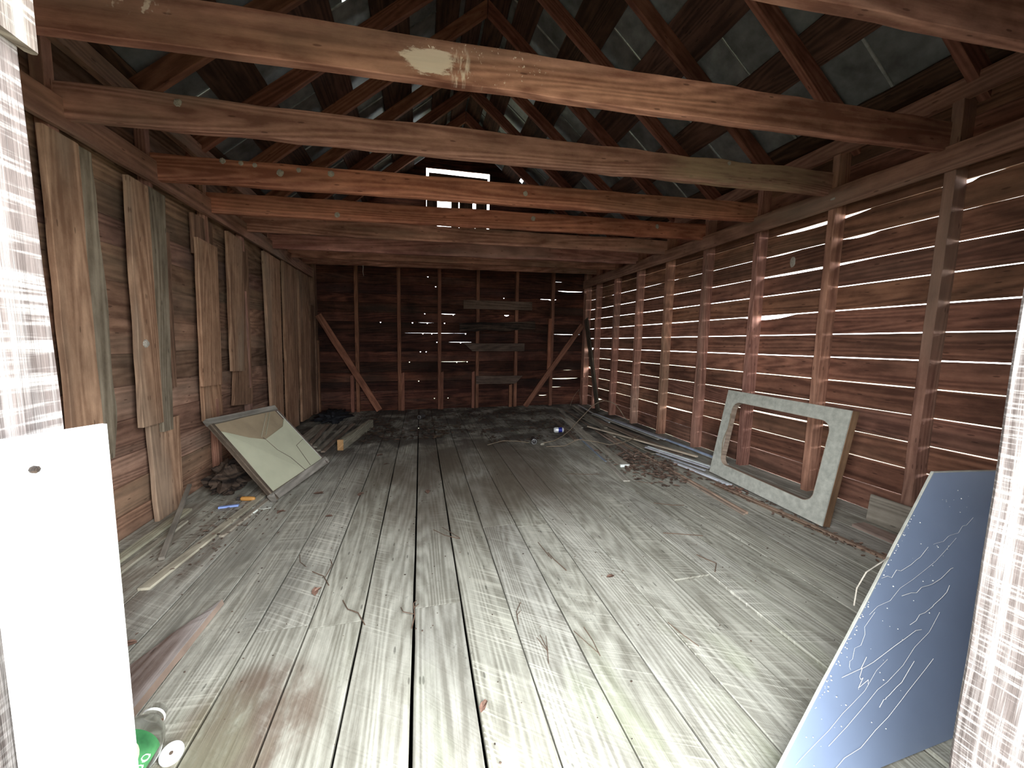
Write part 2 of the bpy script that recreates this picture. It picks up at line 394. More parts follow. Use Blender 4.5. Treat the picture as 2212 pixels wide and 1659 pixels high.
def build_floor():
    seams = [-1.62, -1.41, -1.215, -1.02, -.826, -.631, -.441, -.246, -.048, .144, .334, .535, .726, .915, 1.113, 1.308, 1.505, 1.70, 1.895, 2.09, 2.285, 2.48, 2.675, 2.86]
    joints = {4: 2.72, 5: 1.512, 6: 1.49, 8: 1.515, 9: 4.5, 10: 2.14, 11: 2.1, 14: 1.445, 16: 3.9, 18: 4.4, 2: 3.3, 1: 2.72, 12: 5.1, 7: 4.3}
    gaps = {8: .010, 7: .0075, 9: .008, 10: .005, 6: .007}
    mb = MB()
    for i in range(len(seams)-1):
        g0 = gaps.get(i, .0055); g1 = gaps.get(i+1, .0055)
        a, b = seams[i]+g0/2, seams[i+1]-g1/2
        segs = [(.25, joints[i]-.0015), (joints[i]+.003, 6.36)] if i in joints else [(.25, 6.36)]
        for j, (y0, y1) in enumerate(segs):
            k = random.uniform(.93, 1.06)
            dz = -.008 if (i == 14 and j == 0) else 0
            mb.board(((a+b)/2, y0, -.0125+dz), ((a+b)/2, y1, -.0125+dz), b-a, .025, (1, 0, 0), n=14, jit=.0022, ch=.002, tone=(k, k, k*random.uniform(.97, 1.02)))
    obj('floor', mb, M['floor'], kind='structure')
    mb = MB(); mb.add([(-30, -30, -.34), (30, -30, -.34), (30, 40, -.34), (-30, 40, -.34)], [(0, 1, 2, 3)], [(0, 0), (1, 0), (1, 1), (0, 1)])
    obj('ground', mb, M['ground'], kind='structure')
    mb = MB(); mb.box((-1.66, .26, -.30), (2.9, .36, -.03)); mb.box((-1.66, 6.30, -.30), (2.9, 6.40, -.03))
    mb.box((-1.66, .36, -.3), (-1.56, 6.3, -.03)); mb.box((2.8, .36, -.3), (2.9, 6.3, -.03)); mb.box((-1.5, .4, -.33), (2.75, 6.25, -.30))
    obj('foundation', mb, M['black'], kind='structure')
build_floor()

def notch(L, items):
    """items: (position along the wall, half width, depth) -> profile function and its extra stations"""
    ex = []
    for (p, w, d) in items: ex += [max(0, min(1, q/L)) for q in (p-w*1.6, p-w*.7, p, p+w*.7, p+w*1.6)]
    def fn(x):
        r = 0
        for (p, w, d) in items:
            u = abs(x*L-p)/w
            if u < 1.6: r += d*max(0, 1-(u/1.6)**2)
        return r
    return fn, ex

def build_wall_right():
    mb = MB(); y0, y1 = .24, 6.36; L = y1-y0
    zs = [-.13, .0, .165, .333, .496, .661, .826, .99, 1.153, 1.318, 1.484, 1.645, 1.81, 1.968, 2.12, 2.29, 2.52]
    gap = {1: .011, 2: .008, 3: .012, 4: .011, 5: .011, 6: .012, 7: .012, 8: .011, 9: .0125, 10: .0125, 11: .0115, 12: .0095, 13: .0085, 14: .006, 15: .003}
    # places where a board has shrunk, split or broken away (position along the wall, half width, depth)
    holes = {9: [(2.72-y0, .16, .030)], 11: [(2.42-y0, .30, .012)], 12: [(2.05-y0, .07, .012), (2.62-y0, .10, .006)], 13: [(2.35-y0, .22, .022), (1.55-y0, .03, .016)],
             1: [(3.18-y0, .10, .05), (4.15-y0, .2, .012)], 3: [(3.9-y0, .25, .008)], 4: [(2.5-y0, .3, .008)], 2: [(5.9-y0, .12, .03)], 5: [(6.1-y0, .1, .04)], 7: [(6.2-y0, .1, .03)]}
    closed = {14: .0015, 15: .0015}
    for i in range(len(zs)-1):
        g0 = gap.get(i, .003)*.58; g1 = gap.get(i+1, .003)*.58
        lo, hi = zs[i]+g0/2, zs[i+1]-g1/2
        fn, ex = notch(L, holes.get(i+1, []))
        sd = random.uniform(0, 50); wob = .0022 if i < 12 else .0014
        def hf(x, fn=fn, sd=sd, wob=wob): return -fn(x)+wob*mnoise.noise(Vector((sd+x*7, 0, 0)))+.0018*mnoise.noise(Vector((sd+x*31, 2, 0)))
        def lf(x, sd=sd, wob=wob): return wob*.6*mnoise.noise(Vector((sd+x*9, 4, 0)))
        mb.board((XR+.011, y0, (lo+hi)/2), (XR+.011, y1, (lo+hi)/2), hi-lo, .022, (0, 0, 1), n=60, lo=lf, hi=hf, extra=ex, tone=tone(.75, 1.2), ch=.002)
    obj('wall_right', mb, M['siding'], kind='structure')
build_wall_right()

def build_wall_left():
    mb = MB(); y0, y1 = .24, 6.36; L = y1-y0
    zs = [-.12, .122, .284, .446, .641, .83, 1.015, 1.205, 1.40, 1.59, 1.735, 1.90, 2.07, 2.25, 2.52]
    for i in range(len(zs)-1):
        lo, hi = zs[i]-.022, zs[i+1]
        sd = random.uniform(0, 50)
        def hf(x, sd=sd): return .009*mnoise.noise(Vector((sd+x*6, 0, 0)))+.003*mnoise.noise(Vector((sd+x*40, 2, 0)))
        # lapped boards: each leans, its top edge towards the room
        mb.board((XL-.026, y0, lo), (XL-.026, y1, lo), .001, .001, (0, 0, 1), n=1) if False else None
        wd = Vector((.020, 0, hi-lo)).normalized()
        c = (XL-.022, y0, (lo+hi)/2)
        mb.board(c, (c[0], y1, c[2]), hi-lo+.004, .017, wd, n=40, hi=hf, jit=.003, tone=tone(.65, 1.25), ch=.003)
    obj('wall_left', mb, M['siding_left'], kind='structure')
build_wall_left()

def gable_board(mb, y, lo, hi, x0, x1, mat_t, n=30, th=.024, jit=.004, openings=(), **kw):
    """one wall board between heights lo..hi clipped to the roof line and around openings (xa, xb, za, zb)"""
    roof = lambda z: (RIDGE_Z+.168-z)/.81
    spans = [(x0, x1)]
    for (xa, xb, za, zb) in openings:
        if hi > za+.01 and lo < zb-.01:
            ns = []
            for (a, b) in spans:
                if xa > a: ns.append((a, min(b, xa)))
                if xb < b: ns.append((max(a, xb), b))
            spans = ns
    for (a, b) in spans:
        ca = cb = 0
        zm = (lo+hi)/2
        la, lb = RIDGE_X-roof(zm), RIDGE_X+roof(zm)
        if la > a: a = la; ca = 1/.81
        if lb < b: b = lb; cb = -1/.81
        if b-a < .06: continue
        mb.board((a, y, zm), (b, y, zm), hi-lo, th, (0, 0, 1), n=n, jit=jit, tone=mat_t(), cut=(ca, cb), ch=.003, **kw)

def build_wall_back():
    mb = MB(); z = -.12; x0, x1 = -1.64, 2.87
    hatch = (.08, 1.066, 2.70, 3.735)
    # daylight specks: (x, z) of knot holes and shrunken seams in the old slabs
    pin = [(.20, .17), (-.05, .45), (-.19, .75), (.07, .86), (.02, 1.14), (.16, 1.20), (.09, 1.29), (-.14, 1.25), (-.62, 1.24), (-.02, .93), (.24, .98), (.28, 1.05), (.10, 2.02), (.22, 1.90), (.42, .13),
           (-.30, .34), (.62, 1.07), (.70, 1.20), (.63, 1.27), (.05, 1.49), (.36, 1.38), (1.33, 1.74), (.50, 1.46), (.56, .70), (.30, .58), (.73, .72)]
    slot = [(.42, 1.51, .09, .011), (.10, 1.33, .18, .004), (.20, 1.145, .55, .004), (.62, .935, .18, .005), (.50, .615, .18, .008), (1.38, 1.50, .03, .02), (2.18, 1.79, .05, .02), (2.50, 1.86, .17, .017), (2.46, 1.19, .20, .008),
            (2.42, .40, .20, .016), (2.28, .22, .10, .008), (2.05, .05, .06, .012), (2.05, 1.74, .08, .01), (2.26, 2.03, .10, .006), (2.5, .56, .12, .004), (-.1, 1.79, .08, .004)]
    rows = []
    while z < RIDGE_Z+.05:
        h = random.uniform(.135, .165) if z < 2.3 else random.uniform(.16, .19)
        for zz in (2.70, 3.735):
            if z+.03 < zz < z+h+.03: h = zz-z
        rows.append((z, z+h)); z += h
    L = x1-x0
    for i, (lo, hi) in enumerate(rows):
        it = []
        for (px, pz) in pin:
            if lo+.0 <= pz < hi: it.append((px-x0, .007, .017))
        for (px, pz, hw, d) in slot:
            if lo <= pz < hi: it.append((px-x0, hw, d+.002))
        sd = random.uniform(0, 90)
        if hi < 2.65:
            fn, ex = notch(L, it)
            def hf(x, fn=fn, sd=sd): return .003-fn(x)+.0015*mnoise.noise(Vector((sd+x*22, 0, 0)))
            bul = random.uniform(0, .01)
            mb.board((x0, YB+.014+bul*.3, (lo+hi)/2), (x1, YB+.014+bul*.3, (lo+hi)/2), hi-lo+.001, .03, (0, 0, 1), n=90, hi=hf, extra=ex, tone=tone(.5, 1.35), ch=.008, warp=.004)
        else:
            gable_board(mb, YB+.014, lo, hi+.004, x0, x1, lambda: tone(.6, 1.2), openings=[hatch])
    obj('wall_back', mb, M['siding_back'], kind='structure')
build_wall_back()

def build_wall_front():
    mb = MB(); z = -.3
    while z < RIDGE_Z+.05:
        gable_board(mb, YF+.01, z, z+.182, -1.66, 2.90, lambda: tone(.8, 1.2), openings=[(-.33, .785, -.4, 2.055)], jit=.001); z += .18
    obj('wall_front', mb, M['siding'], kind='structure')
build_wall_front()

def build_roof():
    # metal sheets, one per 0.61 m bay, with rolled seams; a few rust holes and short sheets let daylight in
    mb = MB(); ms = MB()
    ys = [.05]+[1.27+.61*k-.0 for k in range(9)]+[6.55]
    holes = [('L', -.53, -.505, 3.075, 3.11), ('L', -.50, -.42, 6.05, 6.16), ('L', -1.02, -.90, 6.05, 6.16), ('R', 1.46, 1.55, 6.02, 6.14), ('R', 1.33, 1.36, 6.05, 6.12)]
    for side in 'LR':
        sg = 1 if side == 'R' else -1
        zt = lambda x: (2.43+.172+.81*(2.746-x)) if side == 'R' else (2.43+.172+.81*(x+1.52))
        xe = 3.12 if side == 'R' else -1.90
        for a, b in zip(ys[:-1], ys[1:]):
            xs = {RIDGE_X, xe}; yy = {a, b}
            hs = [h for h in holes if h[0] == side and h[3] < b and h[4] > a]
            for h in hs: xs |= {h[1], h[2]}; yy |= {max(a, h[3]), min(b, h[4])}
            xs = sorted(xs); yy = sorted(yy); k = random.uniform(.75, 1.25)
            for i in range(len(xs)-1):
                for j in range(len(yy)-1):
                    cx = (xs[i]+xs[i+1])/2; cy = (yy[j]+yy[j+1])/2
                    if any(h[1] < cx < h[2] and h[3] < cy < h[4] for h in hs): continue
                    q = [(xs[i], yy[j]), (xs[i+1], yy[j]), (xs[i+1], yy[j+1]), (xs[i], yy[j+1])]
                    V = [(x, y, zt(x)) for x, y in q]+[(x, y, zt(x)+.004) for x, y in q]
                    mb.add(V, [(0, 1, 2, 3), (7, 6, 5, 4), (0, 4, 5, 1), (1, 5, 6, 2), (2, 6, 7, 3), (3, 7, 4, 0)], [(x, y) for x, y in q]*2, (k, k, k*1.02))
            if b < 6.5:
                kk = random.uniform(.5, 1.3)
                ms.board((RIDGE_X+.02*sg, b, zt(RIDGE_X+.02*sg)-.004), (xe, b, zt(xe)-.004), .016, .012, (0, 1, 0), n=10, jit=.002, tone=(kk, kk, kk))
    c = obj('ceiling', mb, M['tin'], kind='structure')
    obj('sheet_seam', ms, M['tin_bright'], parent=c, label='bright rolled seams between the sheets')
build_roof()

# ------------------------------------------------------------------ roof boards, rafters, plates
def roof_boards():
    ordn = ['lowest', 'second', 'third', 'fourth', 'fifth', 'topmost']
    for side, wall in (('R', 'the wall of daylight slits'), ('L', 'the patched wall')):
        rng = [(2.98, 2.72), (2.45, 2.265), (2.01, 1.75), (1.50, 1.255), (1.03, .85), (.80, .63)] if side == 'R' else [(-1.78, -1.545), (-1.345, -1.095), (-.85, -.60), (-.37, -.10), (.13, .34), (.40, .595)]
        for i, (xa, xb) in enumerate(rng):
            zz = lambda x: under(x)+.139+.0145
            xm = (xa+xb)/2; w = abs(xa-xb)*math.sqrt(1+.81**2)
            mb = MB(); sl = Vector((1, 0, -.81 if side == 'R' else .81))
            if i == 3 and side == 'L' or i == 1 and side == 'R':
                cuts = [.05, 3.2, 6.5]
            else: cuts = [.05, 6.5]
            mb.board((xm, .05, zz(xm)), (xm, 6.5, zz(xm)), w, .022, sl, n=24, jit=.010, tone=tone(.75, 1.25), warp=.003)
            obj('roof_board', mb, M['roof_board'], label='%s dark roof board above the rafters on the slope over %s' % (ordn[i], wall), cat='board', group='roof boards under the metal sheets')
roof_boards()

ORD = ['first', 'second', 'third', 'fourth', 'fifth', 'sixth', 'seventh', 'eighth', 'ninth', 'tenth']
def rafters():
    for side, wall in (('R', 'daylight-slit wall'), ('L', 'patched wall')):
        for k in range(-1, 9):
            yf = 1.55+.605*k; y = yf-.024
            if yf > 6.3: continue
            mb = MB(); perp = .108; dz = .139/2
            xe = 2.97 if side == 'R' else -1.76
            sx = RIDGE_X+(.004 if side == 'R' else -.004)
            mb.board((sx, y, under(sx)+dz), (xe, y, under(2.746)-.81*(xe-2.746)+dz if side == 'R' else under(-1.52)+.81*(xe+1.52)+dz), perp, .046, (0, 0, 1), n=12, jit=.004, cut=(-.81, 0), tone=tone(.8, 1.25))
            obj('rafter', mb, M['rafter'], label='brown rafter over the %s, %s from the doorway' % (wall, ORD[k+1]), cat='rafter', group='roof rafters')
rafters()

def plates():
    for x, wall, t in ((2.768, 'daylight-slit wall', -1), (-1.542, 'patched wall', 1)):
        mb = MB(); mb.board((x, .26, 2.415), (x, 6.32, 2.415), .105, .044, (0, 0, 1), n=30, jit=.006, tone=tone(.9, 1.1), warp=.004)
        obj('top_plate', mb, M['ribbon'], label='long top plate under the rafter feet along the %s' % wall, cat='beam')
    mb = MB(); mb.board((2.734, .26, 2.072), (2.734, 6.32, 2.072), .131, .024, (0, 0, 1), n=40, jit=.006, warp=.003, tone=(1, 1, 1))
    obj('ledger_beam', mb, M['ribbon'], label='long ledger board carrying the joist ends along the daylight-slit wall', cat='beam')
    mb = MB(); mb.board((-1.541, .26, 2.069), (-1.541, 6.32, 2.069), .134, .030, (0, 0, 1), n=40, jit=.006, warp=.003, tone=(1.05, 1.05, 1.05))
    obj('ledger_beam', mb, M['ribbon'], label='long ledger board carrying the joist ends along the patched wall', cat='beam')
plates()

# ------------------------------------------------------------------ ceiling joists
def joists():
    z = [(2.025, .036), (2.062, .021), (2.072, .0125), (2.058, .0175), (2.062, .018), (2.078, .0085), (2.074, .0125), (2.112, .012), (2.152, .010)]
    mats = ['joist', 'joist_paint', 'joist_pale', 'joist_red', 'joist_red', 'joist', 'joist', 'joist', 'joist']
    lab = ['nearest ceiling joist, dark faced with an orange underside, over the doorway',
           'heavy ceiling joist splashed with white paint near its middle',
           'ceiling joist with a yellowish weathered stretch near its far end, behind the paint-splashed one',
           'reddish ceiling joist dotted with ring-shaped pale nests, third from the doorway',
           'deep red ceiling joist just beyond the nest-dotted one',
           'brown ceiling joist, second beyond the nest-dotted one',
           'brown ceiling joist, third beyond the nest-dotted one',
           'brown ceiling joist, second nearest to the back wall',
           'brown ceiling joist nearest to the back wall']
    for k in range(9):
        y = .975+.61*k+.02+.004
        z0, s = z[k]; x0, x1 = -1.60, 2.84
        sag = 0
        mb = MB()
        mb.board((x0, y, z0+s*x0+.075), (x1, y, z0+s*x1+.075), .148, .041, (0, 0, 1), n=36, jit=.008 if k != 2 else .012, warp=.005, tone=tone(.95, 1.08), ch=.003)
        obj('ceiling_joist', mb, M[mats[k]], label=lab[k], cat='joist', group='ceiling joists')
joists()

# ------------------------------------------------------------------ wall studs
def studs():
    names = ['nearest', 'second', 'third', 'fourth', 'fifth', 'sixth', 'seventh', 'eighth']
    for k in range(8):
        y = 1.601+.61*k-.025
        mb = MB(); mb.board((2.798, y, .0), (2.798, y, 2.40), .098, .049, (1, 0, 0), n=16, jit=.005, warp=.006, tone=tone(.85, 1.15), hi=None)
        obj('wall_stud', mb, M['stud'], label='bare upright stud on the daylight-slit wall, %s from the doorway' % ('nearest' if k == 0 else names[k]), cat='stud', group='studs of the daylight-slit wall')
    mb = MB(); mb.box((2.74, 6.21, 0), (2.84, 6.32, 2.40)); obj('corner_post', mb, M['stud'], label='dark corner post where the daylight-slit wall meets the back wall', cat='post')
    for k in range(8):
        y = 1.601+.61*k-.025
        mb = MB(); mb.board((-1.583, y, 0), (-1.583, y, 2.40), .05, .05, (1, 0, 0), n=10, jit=.003, tone=tone(.8, 1.1))
        obj('wall_stud', mb, M['stud'], label='stud behind the patch boards showing above the ledger, %s from the doorway' % names[k], cat='stud', group='studs of the patched wall')
    mb = MB(); mb.box((-1.60, 6.20, 0), (-1.51, 6.32, 2.40)); obj('corner_post', mb, M['patch_dark'], label='corner post where the patched wall meets the back wall', cat='post')
    # back wall
    xs = [-.958, -.34, .277, .887, 1.536, 2.165]
    for i, x in enumerate(xs):
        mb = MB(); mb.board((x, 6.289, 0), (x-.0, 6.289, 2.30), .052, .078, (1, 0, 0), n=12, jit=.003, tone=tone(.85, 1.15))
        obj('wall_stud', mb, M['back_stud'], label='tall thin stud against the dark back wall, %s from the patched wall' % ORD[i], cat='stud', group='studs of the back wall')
    sis = [(-1.02, .575, 0), (-.305, .60, 0), (.302, .605, 0), (.838, .605, 0), (1.47, .38, 0)]
    lb = ['short stub post with a pale top beside the first back wall stud', 'short stub post nailed beside the second back wall stud', 'short stub post nailed beside the third back wall stud', 'short stub post nailed beside the fourth back wall stud', 'shortest stub post, under the lowest plank of the back wall']
    for i, (x, h, q) in enumerate(sis):
        xx = x-.018 if x in (-1.02, .838, 1.47) else x+.012
        mb = MB(); mb.board((xx, 6.262, 0), (xx, 6.262, h), .05, .05, (1, 0, 0), n=6, jit=.003, tone=tone(.85, 1.2), cut=(0, .4))
        obj('stub_post', mb, M['back_stud'], label=lb[i], cat='post', group='stub posts on the back wall')
    mb = MB(); mb.board((2.107, 6.228, .62), (2.107, 6.228, 1.48), .060, .04, (1, 0, 0), n=6, jit=.003, tone=(1.5, 1.4, 1.3)); obj('nailer_board', mb, M['back_stud'], label='pale upright batten nailed halfway up beside the last back wall stud', cat='board')
studs()

def back_wall_planks():
    D = 6.232
    mb = MB(); mb.board((.651, D, 1.68), (1.787, D, 1.68), .138, .022, (0, 0, 1), n=10, jit=.003, tone=(1.1, 1.1, 1.05)); obj('wall_plank', mb, M['dark_plank'], label='topmost grey plank nailed flat across the back wall studs', cat='plank', group='planks across the back wall')
    mb = MB(); mb.board((.59, D-.006, 1.322), (1.845, D-.006, 1.365), .135, .04, (0, 0, 1), n=30, jit=.025, tone=(.8, .8, .8), tj=.5); obj('wall_plank', mb, M['burnt'], label='ragged blackened plank across the back wall, second from the top', cat='plank', group='planks across the back wall')
    mb = MB(); mb.board((.73, D, 1.001), (1.672, D, 1.001), .130, .022, (0, 0, 1), n=10, jit=.003, cut=(-1.1, 0), tone=(.9, .9, .9)); obj('wall_plank', mb, M['dark_plank'], label='plank with one slanted end across the back wall, third from the top', cat='plank', group='planks across the back wall')
    mb = MB(); mb.board((.864, D, .468), (1.59, D, .462), .135, .022, (0, 0, 1), n=10, jit=.003, cut=(0, .9), tone=(1, 1, 1)); obj('wall_plank', mb, M['dark_plank'], label='lowest plank across the back wall with its slanted end', cat='plank', group='planks across the back wall')
    mb = MB(); mb.board((-1.47, 6.185, 1.47), (-.64, 6.185, .03), .095, .03, (1, 0, .5), n=8, jit=.004, tone=(1.2, 1.15, 1.1)); obj('diagonal_brace', mb, M['back_stud'], label='diagonal brace slanting down from the corner by the patched wall', cat='brace')
    mb = MB(); mb.board((2.67, 6.18, 1.38), (1.69, 6.18, .01), .085, .03, (1, 0, -.5), n=8, jit=.004, tone=(1.1, 1.1, 1.1)); obj('diagonal_brace', mb, M['back_stud'], label='diagonal brace on the back wall slanting away from the daylight-slit wall', cat='brace')
    mb = MB(); mb.board((2.715, 6.12, 1.48), (2.70, 5.50, .0), .11, .026, (0, 1, .4), n=8, jit=.004, tone=(.9, 1.05, 1.0)); obj('leaning_board', mb, M['dark_plank'], label='grey board leaning against the last studs of the daylight-slit wall', cat='board')
    # hatch slats in the gable opening
    h = thing('loft_hatch', (.57, 6.34, 2.7), 'slatted hatch hanging in the bright gable opening', 'hatch')
    mb = MB(); mb.board((.118, 6.335, 3.590), (1.03, 6.335, 3.580), .15, .025, (0, 0, 1), n=10, jit=.006); obj('batten', mb, M['dark_plank'], parent=h)
    for (a, b) in ((.085, .245), (.462, .574), (.592, .80), (.85, 1.028)):
        mb = MB(); mb.board(((a+b)/2, 6.36, 2.71), ((a+b)/2, 6.36, 3.5), b-a, .022, (1, 0, 0), n=6, jit=.003); obj('slat', mb, M['dark_plank'], parent=h)
back_wall_planks()

# ------------------------------------------------------------------ patch boards on the left wall
def patch(y0a, y1a, z0, y0b, y1b, z1, x, th, mat, label, jit=.006, cut=(0, 0), tone_=(1, 1, 1), waney=0, tip=0):
    """upright board: bottom edge y0a..y1a at z0, top edge y0b..y1b at z1"""
    mb = MB()
    wa, wb = y1a-y0a, y1b-y0b; w = (wa+wb)/2
    def hi(s): return ((wa+(wb-wa)*s)-w)/2 - (tip*max(0, .16-s)*3 if tip else 0) + waney*mnoise.noise(Vector((s*4+y0a*9, 3, 0)))
    def lo(s): return -((wa+(wb-wa)*s)-w)/2 + (tip*max(0, .16-s)*3 if tip else 0)
    mb.board((x, (y0a+y1a)/2, z0), (x, (y0b+y1b)/2, z1), w, th, (0, 1, 0), n=24, jit=jit, hi=hi, lo=lo, cut=cut, tone=tone_, warp=.003)
    obj('patch_board', mb, M[mat], label=label, cat='board', group='boards patching the wall')
def patches():
    xi, xo = -1.540, -1.572
    patch(2.088, 2.262, .45, 2.091, 2.262, 1.975, xi-.004, .026, 'patch', 'wide tan patch board nearest the door post, partly hidden by the white sheet')
    patch(2.262, 2.376, .49, 2.262, 2.362, 1.975, xi-.014, .024, 'patch_grey', 'grey bark-edged board with a pointed lower end beside the widest tan board', waney=.03, tip=.09)
    patch(2.527, 2.705, .60, 2.562, 2.72, 1.96, xi, .028, 'patch', 'tan board forming the nearer half of the second patched stud')
    patch(2.705, 2.80, .535, 2.722, 2.885, 1.965, xi-.004, .024, 'patch_grey', 'smooth grey board in the middle of the second patched stud')
    patch(2.80, 2.915, .79, 2.885, 2.945, 1.76, xo+.004, .024, 'patch_dark', 'reddish rough-edged strip on the far side of the second patched stud', waney=.02)
    patch(2.645, 2.905, .0, 2.633, 2.914, .60, xo, .026, 'patch', 'short upright board standing on the floor below the second patched stud', jit=.01)
    patch(3.165, 3.428, .755, 3.205, 3.478, 1.80, xi, .028, 'patch', 'tan board with a rounded top on the third patched stud', tone_=(1, .97, .95))
    patch(3.222, 3.49, .50, 3.224, 3.478, .775, xo, .026, 'patch', 'short board continuing below the round-topped one', tone_=(1.05, 1.0, .95))
    patch(3.231, 3.49, 1.70, 3.231, 3.49, 1.975, xo, .026, 'patch_dark', 'short board behind the round-topped one, reaching the ledger')
    patch(3.62, 3.825, .83, 3.66, 3.93, 1.96, xi, .028, 'patch', 'narrow tan board ending above the cracked panel, nearer of the fourth pair', tone_=(.9, .9, .9))
    patch(3.68, 4.06, .52, 3.935, 4.11, 1.93, xo, .026, 'patch_dark', 'wide brown board behind the fourth pair, reaching lower', tone_=(1.2, 1.2, 1.15))
    patch(4.437, 4.77, .20, 4.40, 4.85, 1.975, xi, .028, 'patch', 'broad patch board just beyond the cracked panel, fifth along the wall', tone_=(.95, .92, .9))
    patch(4.90, 5.33, .03, 4.952, 5.437, 1.985, xi, .028, 'patch', 'broad patch board sixth along the wall, ending at the floor', tone_=(.85, .82, .8))
    patch(5.46, 5.87, .03, 5.505, 5.92, 1.985, xi, .028, 'patch', 'last full height patch board before the back corner', tone_=(.8, .76, .74))
    patch(5.93, 6.17, .03, 6.0, 6.18, 1.6, xi, .028, 'patch_dark', 'narrow upright board wedged into the back corner', tone_=(.9, .88, .85))
    patch(6.19, 6.24, .03, 6.19, 6.24, 1.1, -1.49, .025, 'patch_dark', 'short batten standing in the back corner', tone_=(1.1, 1.0, .9))
patches()

# ------------------------------------------------------------------ doorway
def doorway():
    xa, xb = -.257, .710
    # left post, with a split-off strip on its upper part
    t = thing('door_post', (xa-.05, .27, -.3), 'rough saw-marked door post with a split upper strip, beside the white sheet', 'post')
    mb = MB(); mb.board((xa-.052, .265, -.3), (xa-.052, .265, 2.08), .098, .13, (1, 0, 0), n=60, jit=.005, ch=.004, tone=(1, 1, 1)); obj('post_body', mb, M['post'], parent=t)
    mb = MB(); mb.board((xa-.001, .292, 1.268), (xa-.001, .292, 2.08), .075, .007, (0, 1, 0), n=14, jit=.004, tone=(1.1, 1.08, 1.0)); obj('split_strip', mb, M['post'], parent=t)
    t = thing('door_post', (xb+.05, .27, -.3), 'rough saw-marked door post beside the slate blue panel', 'post')
    mb = MB(); mb.board((xb+.052, .265, -.3), (xb+.052, .265, 2.08), .098, .13, (1, 0, 0), n=60, jit=.005, ch=.004, tone=(1.05, 1.05, 1.05)); obj('post_body', mb, M['post'], parent=t)
    mb = MB(); mb.lathe([(0, .0042), (.004, .0042), (.005, .003)], (xb+.003, .285, .42), (-1, 0, 0), 8); obj('nail_head', mb, M['black'], parent=t)
    mb = MB(); mb.board((-.36, .265, 2.14), (.82, .265, 2.14), .12, .13, (0, 0, 1), n=8); obj('door_lintel', mb, M['post'], label='rough timber lintel over the doorway', cat='beam')
    mb = MB(); mb.box((-.36, .0, -.34), (.82, .25, -.27)); obj('door_step', mb, M['post'], label='low timber step outside the doorway', cat='step')
    # white sheet
    t = thing('white_sheet', (-.227, .278, -.27), 'bright white painted sheet standing upright against the left door post', 'sheet')
    mb = MB(); mb.board((-.2302, .278, -.27), (-.2302, .278, 1.032), .0515, .006, (.024, .044, 0), n=16, jit=.0006, ch=.001); obj('sheet_body', mb, M['white'], parent=t)
    mb = MB(); mb.lathe([(0, .0022), (.002, .0022), (.003, .0012)], (-.2318, .2686, 1.013), (.86, -.47, 0), 8); obj('nail_head', mb, M['burnt'], parent=t, label='rusty nail head')
doorway()

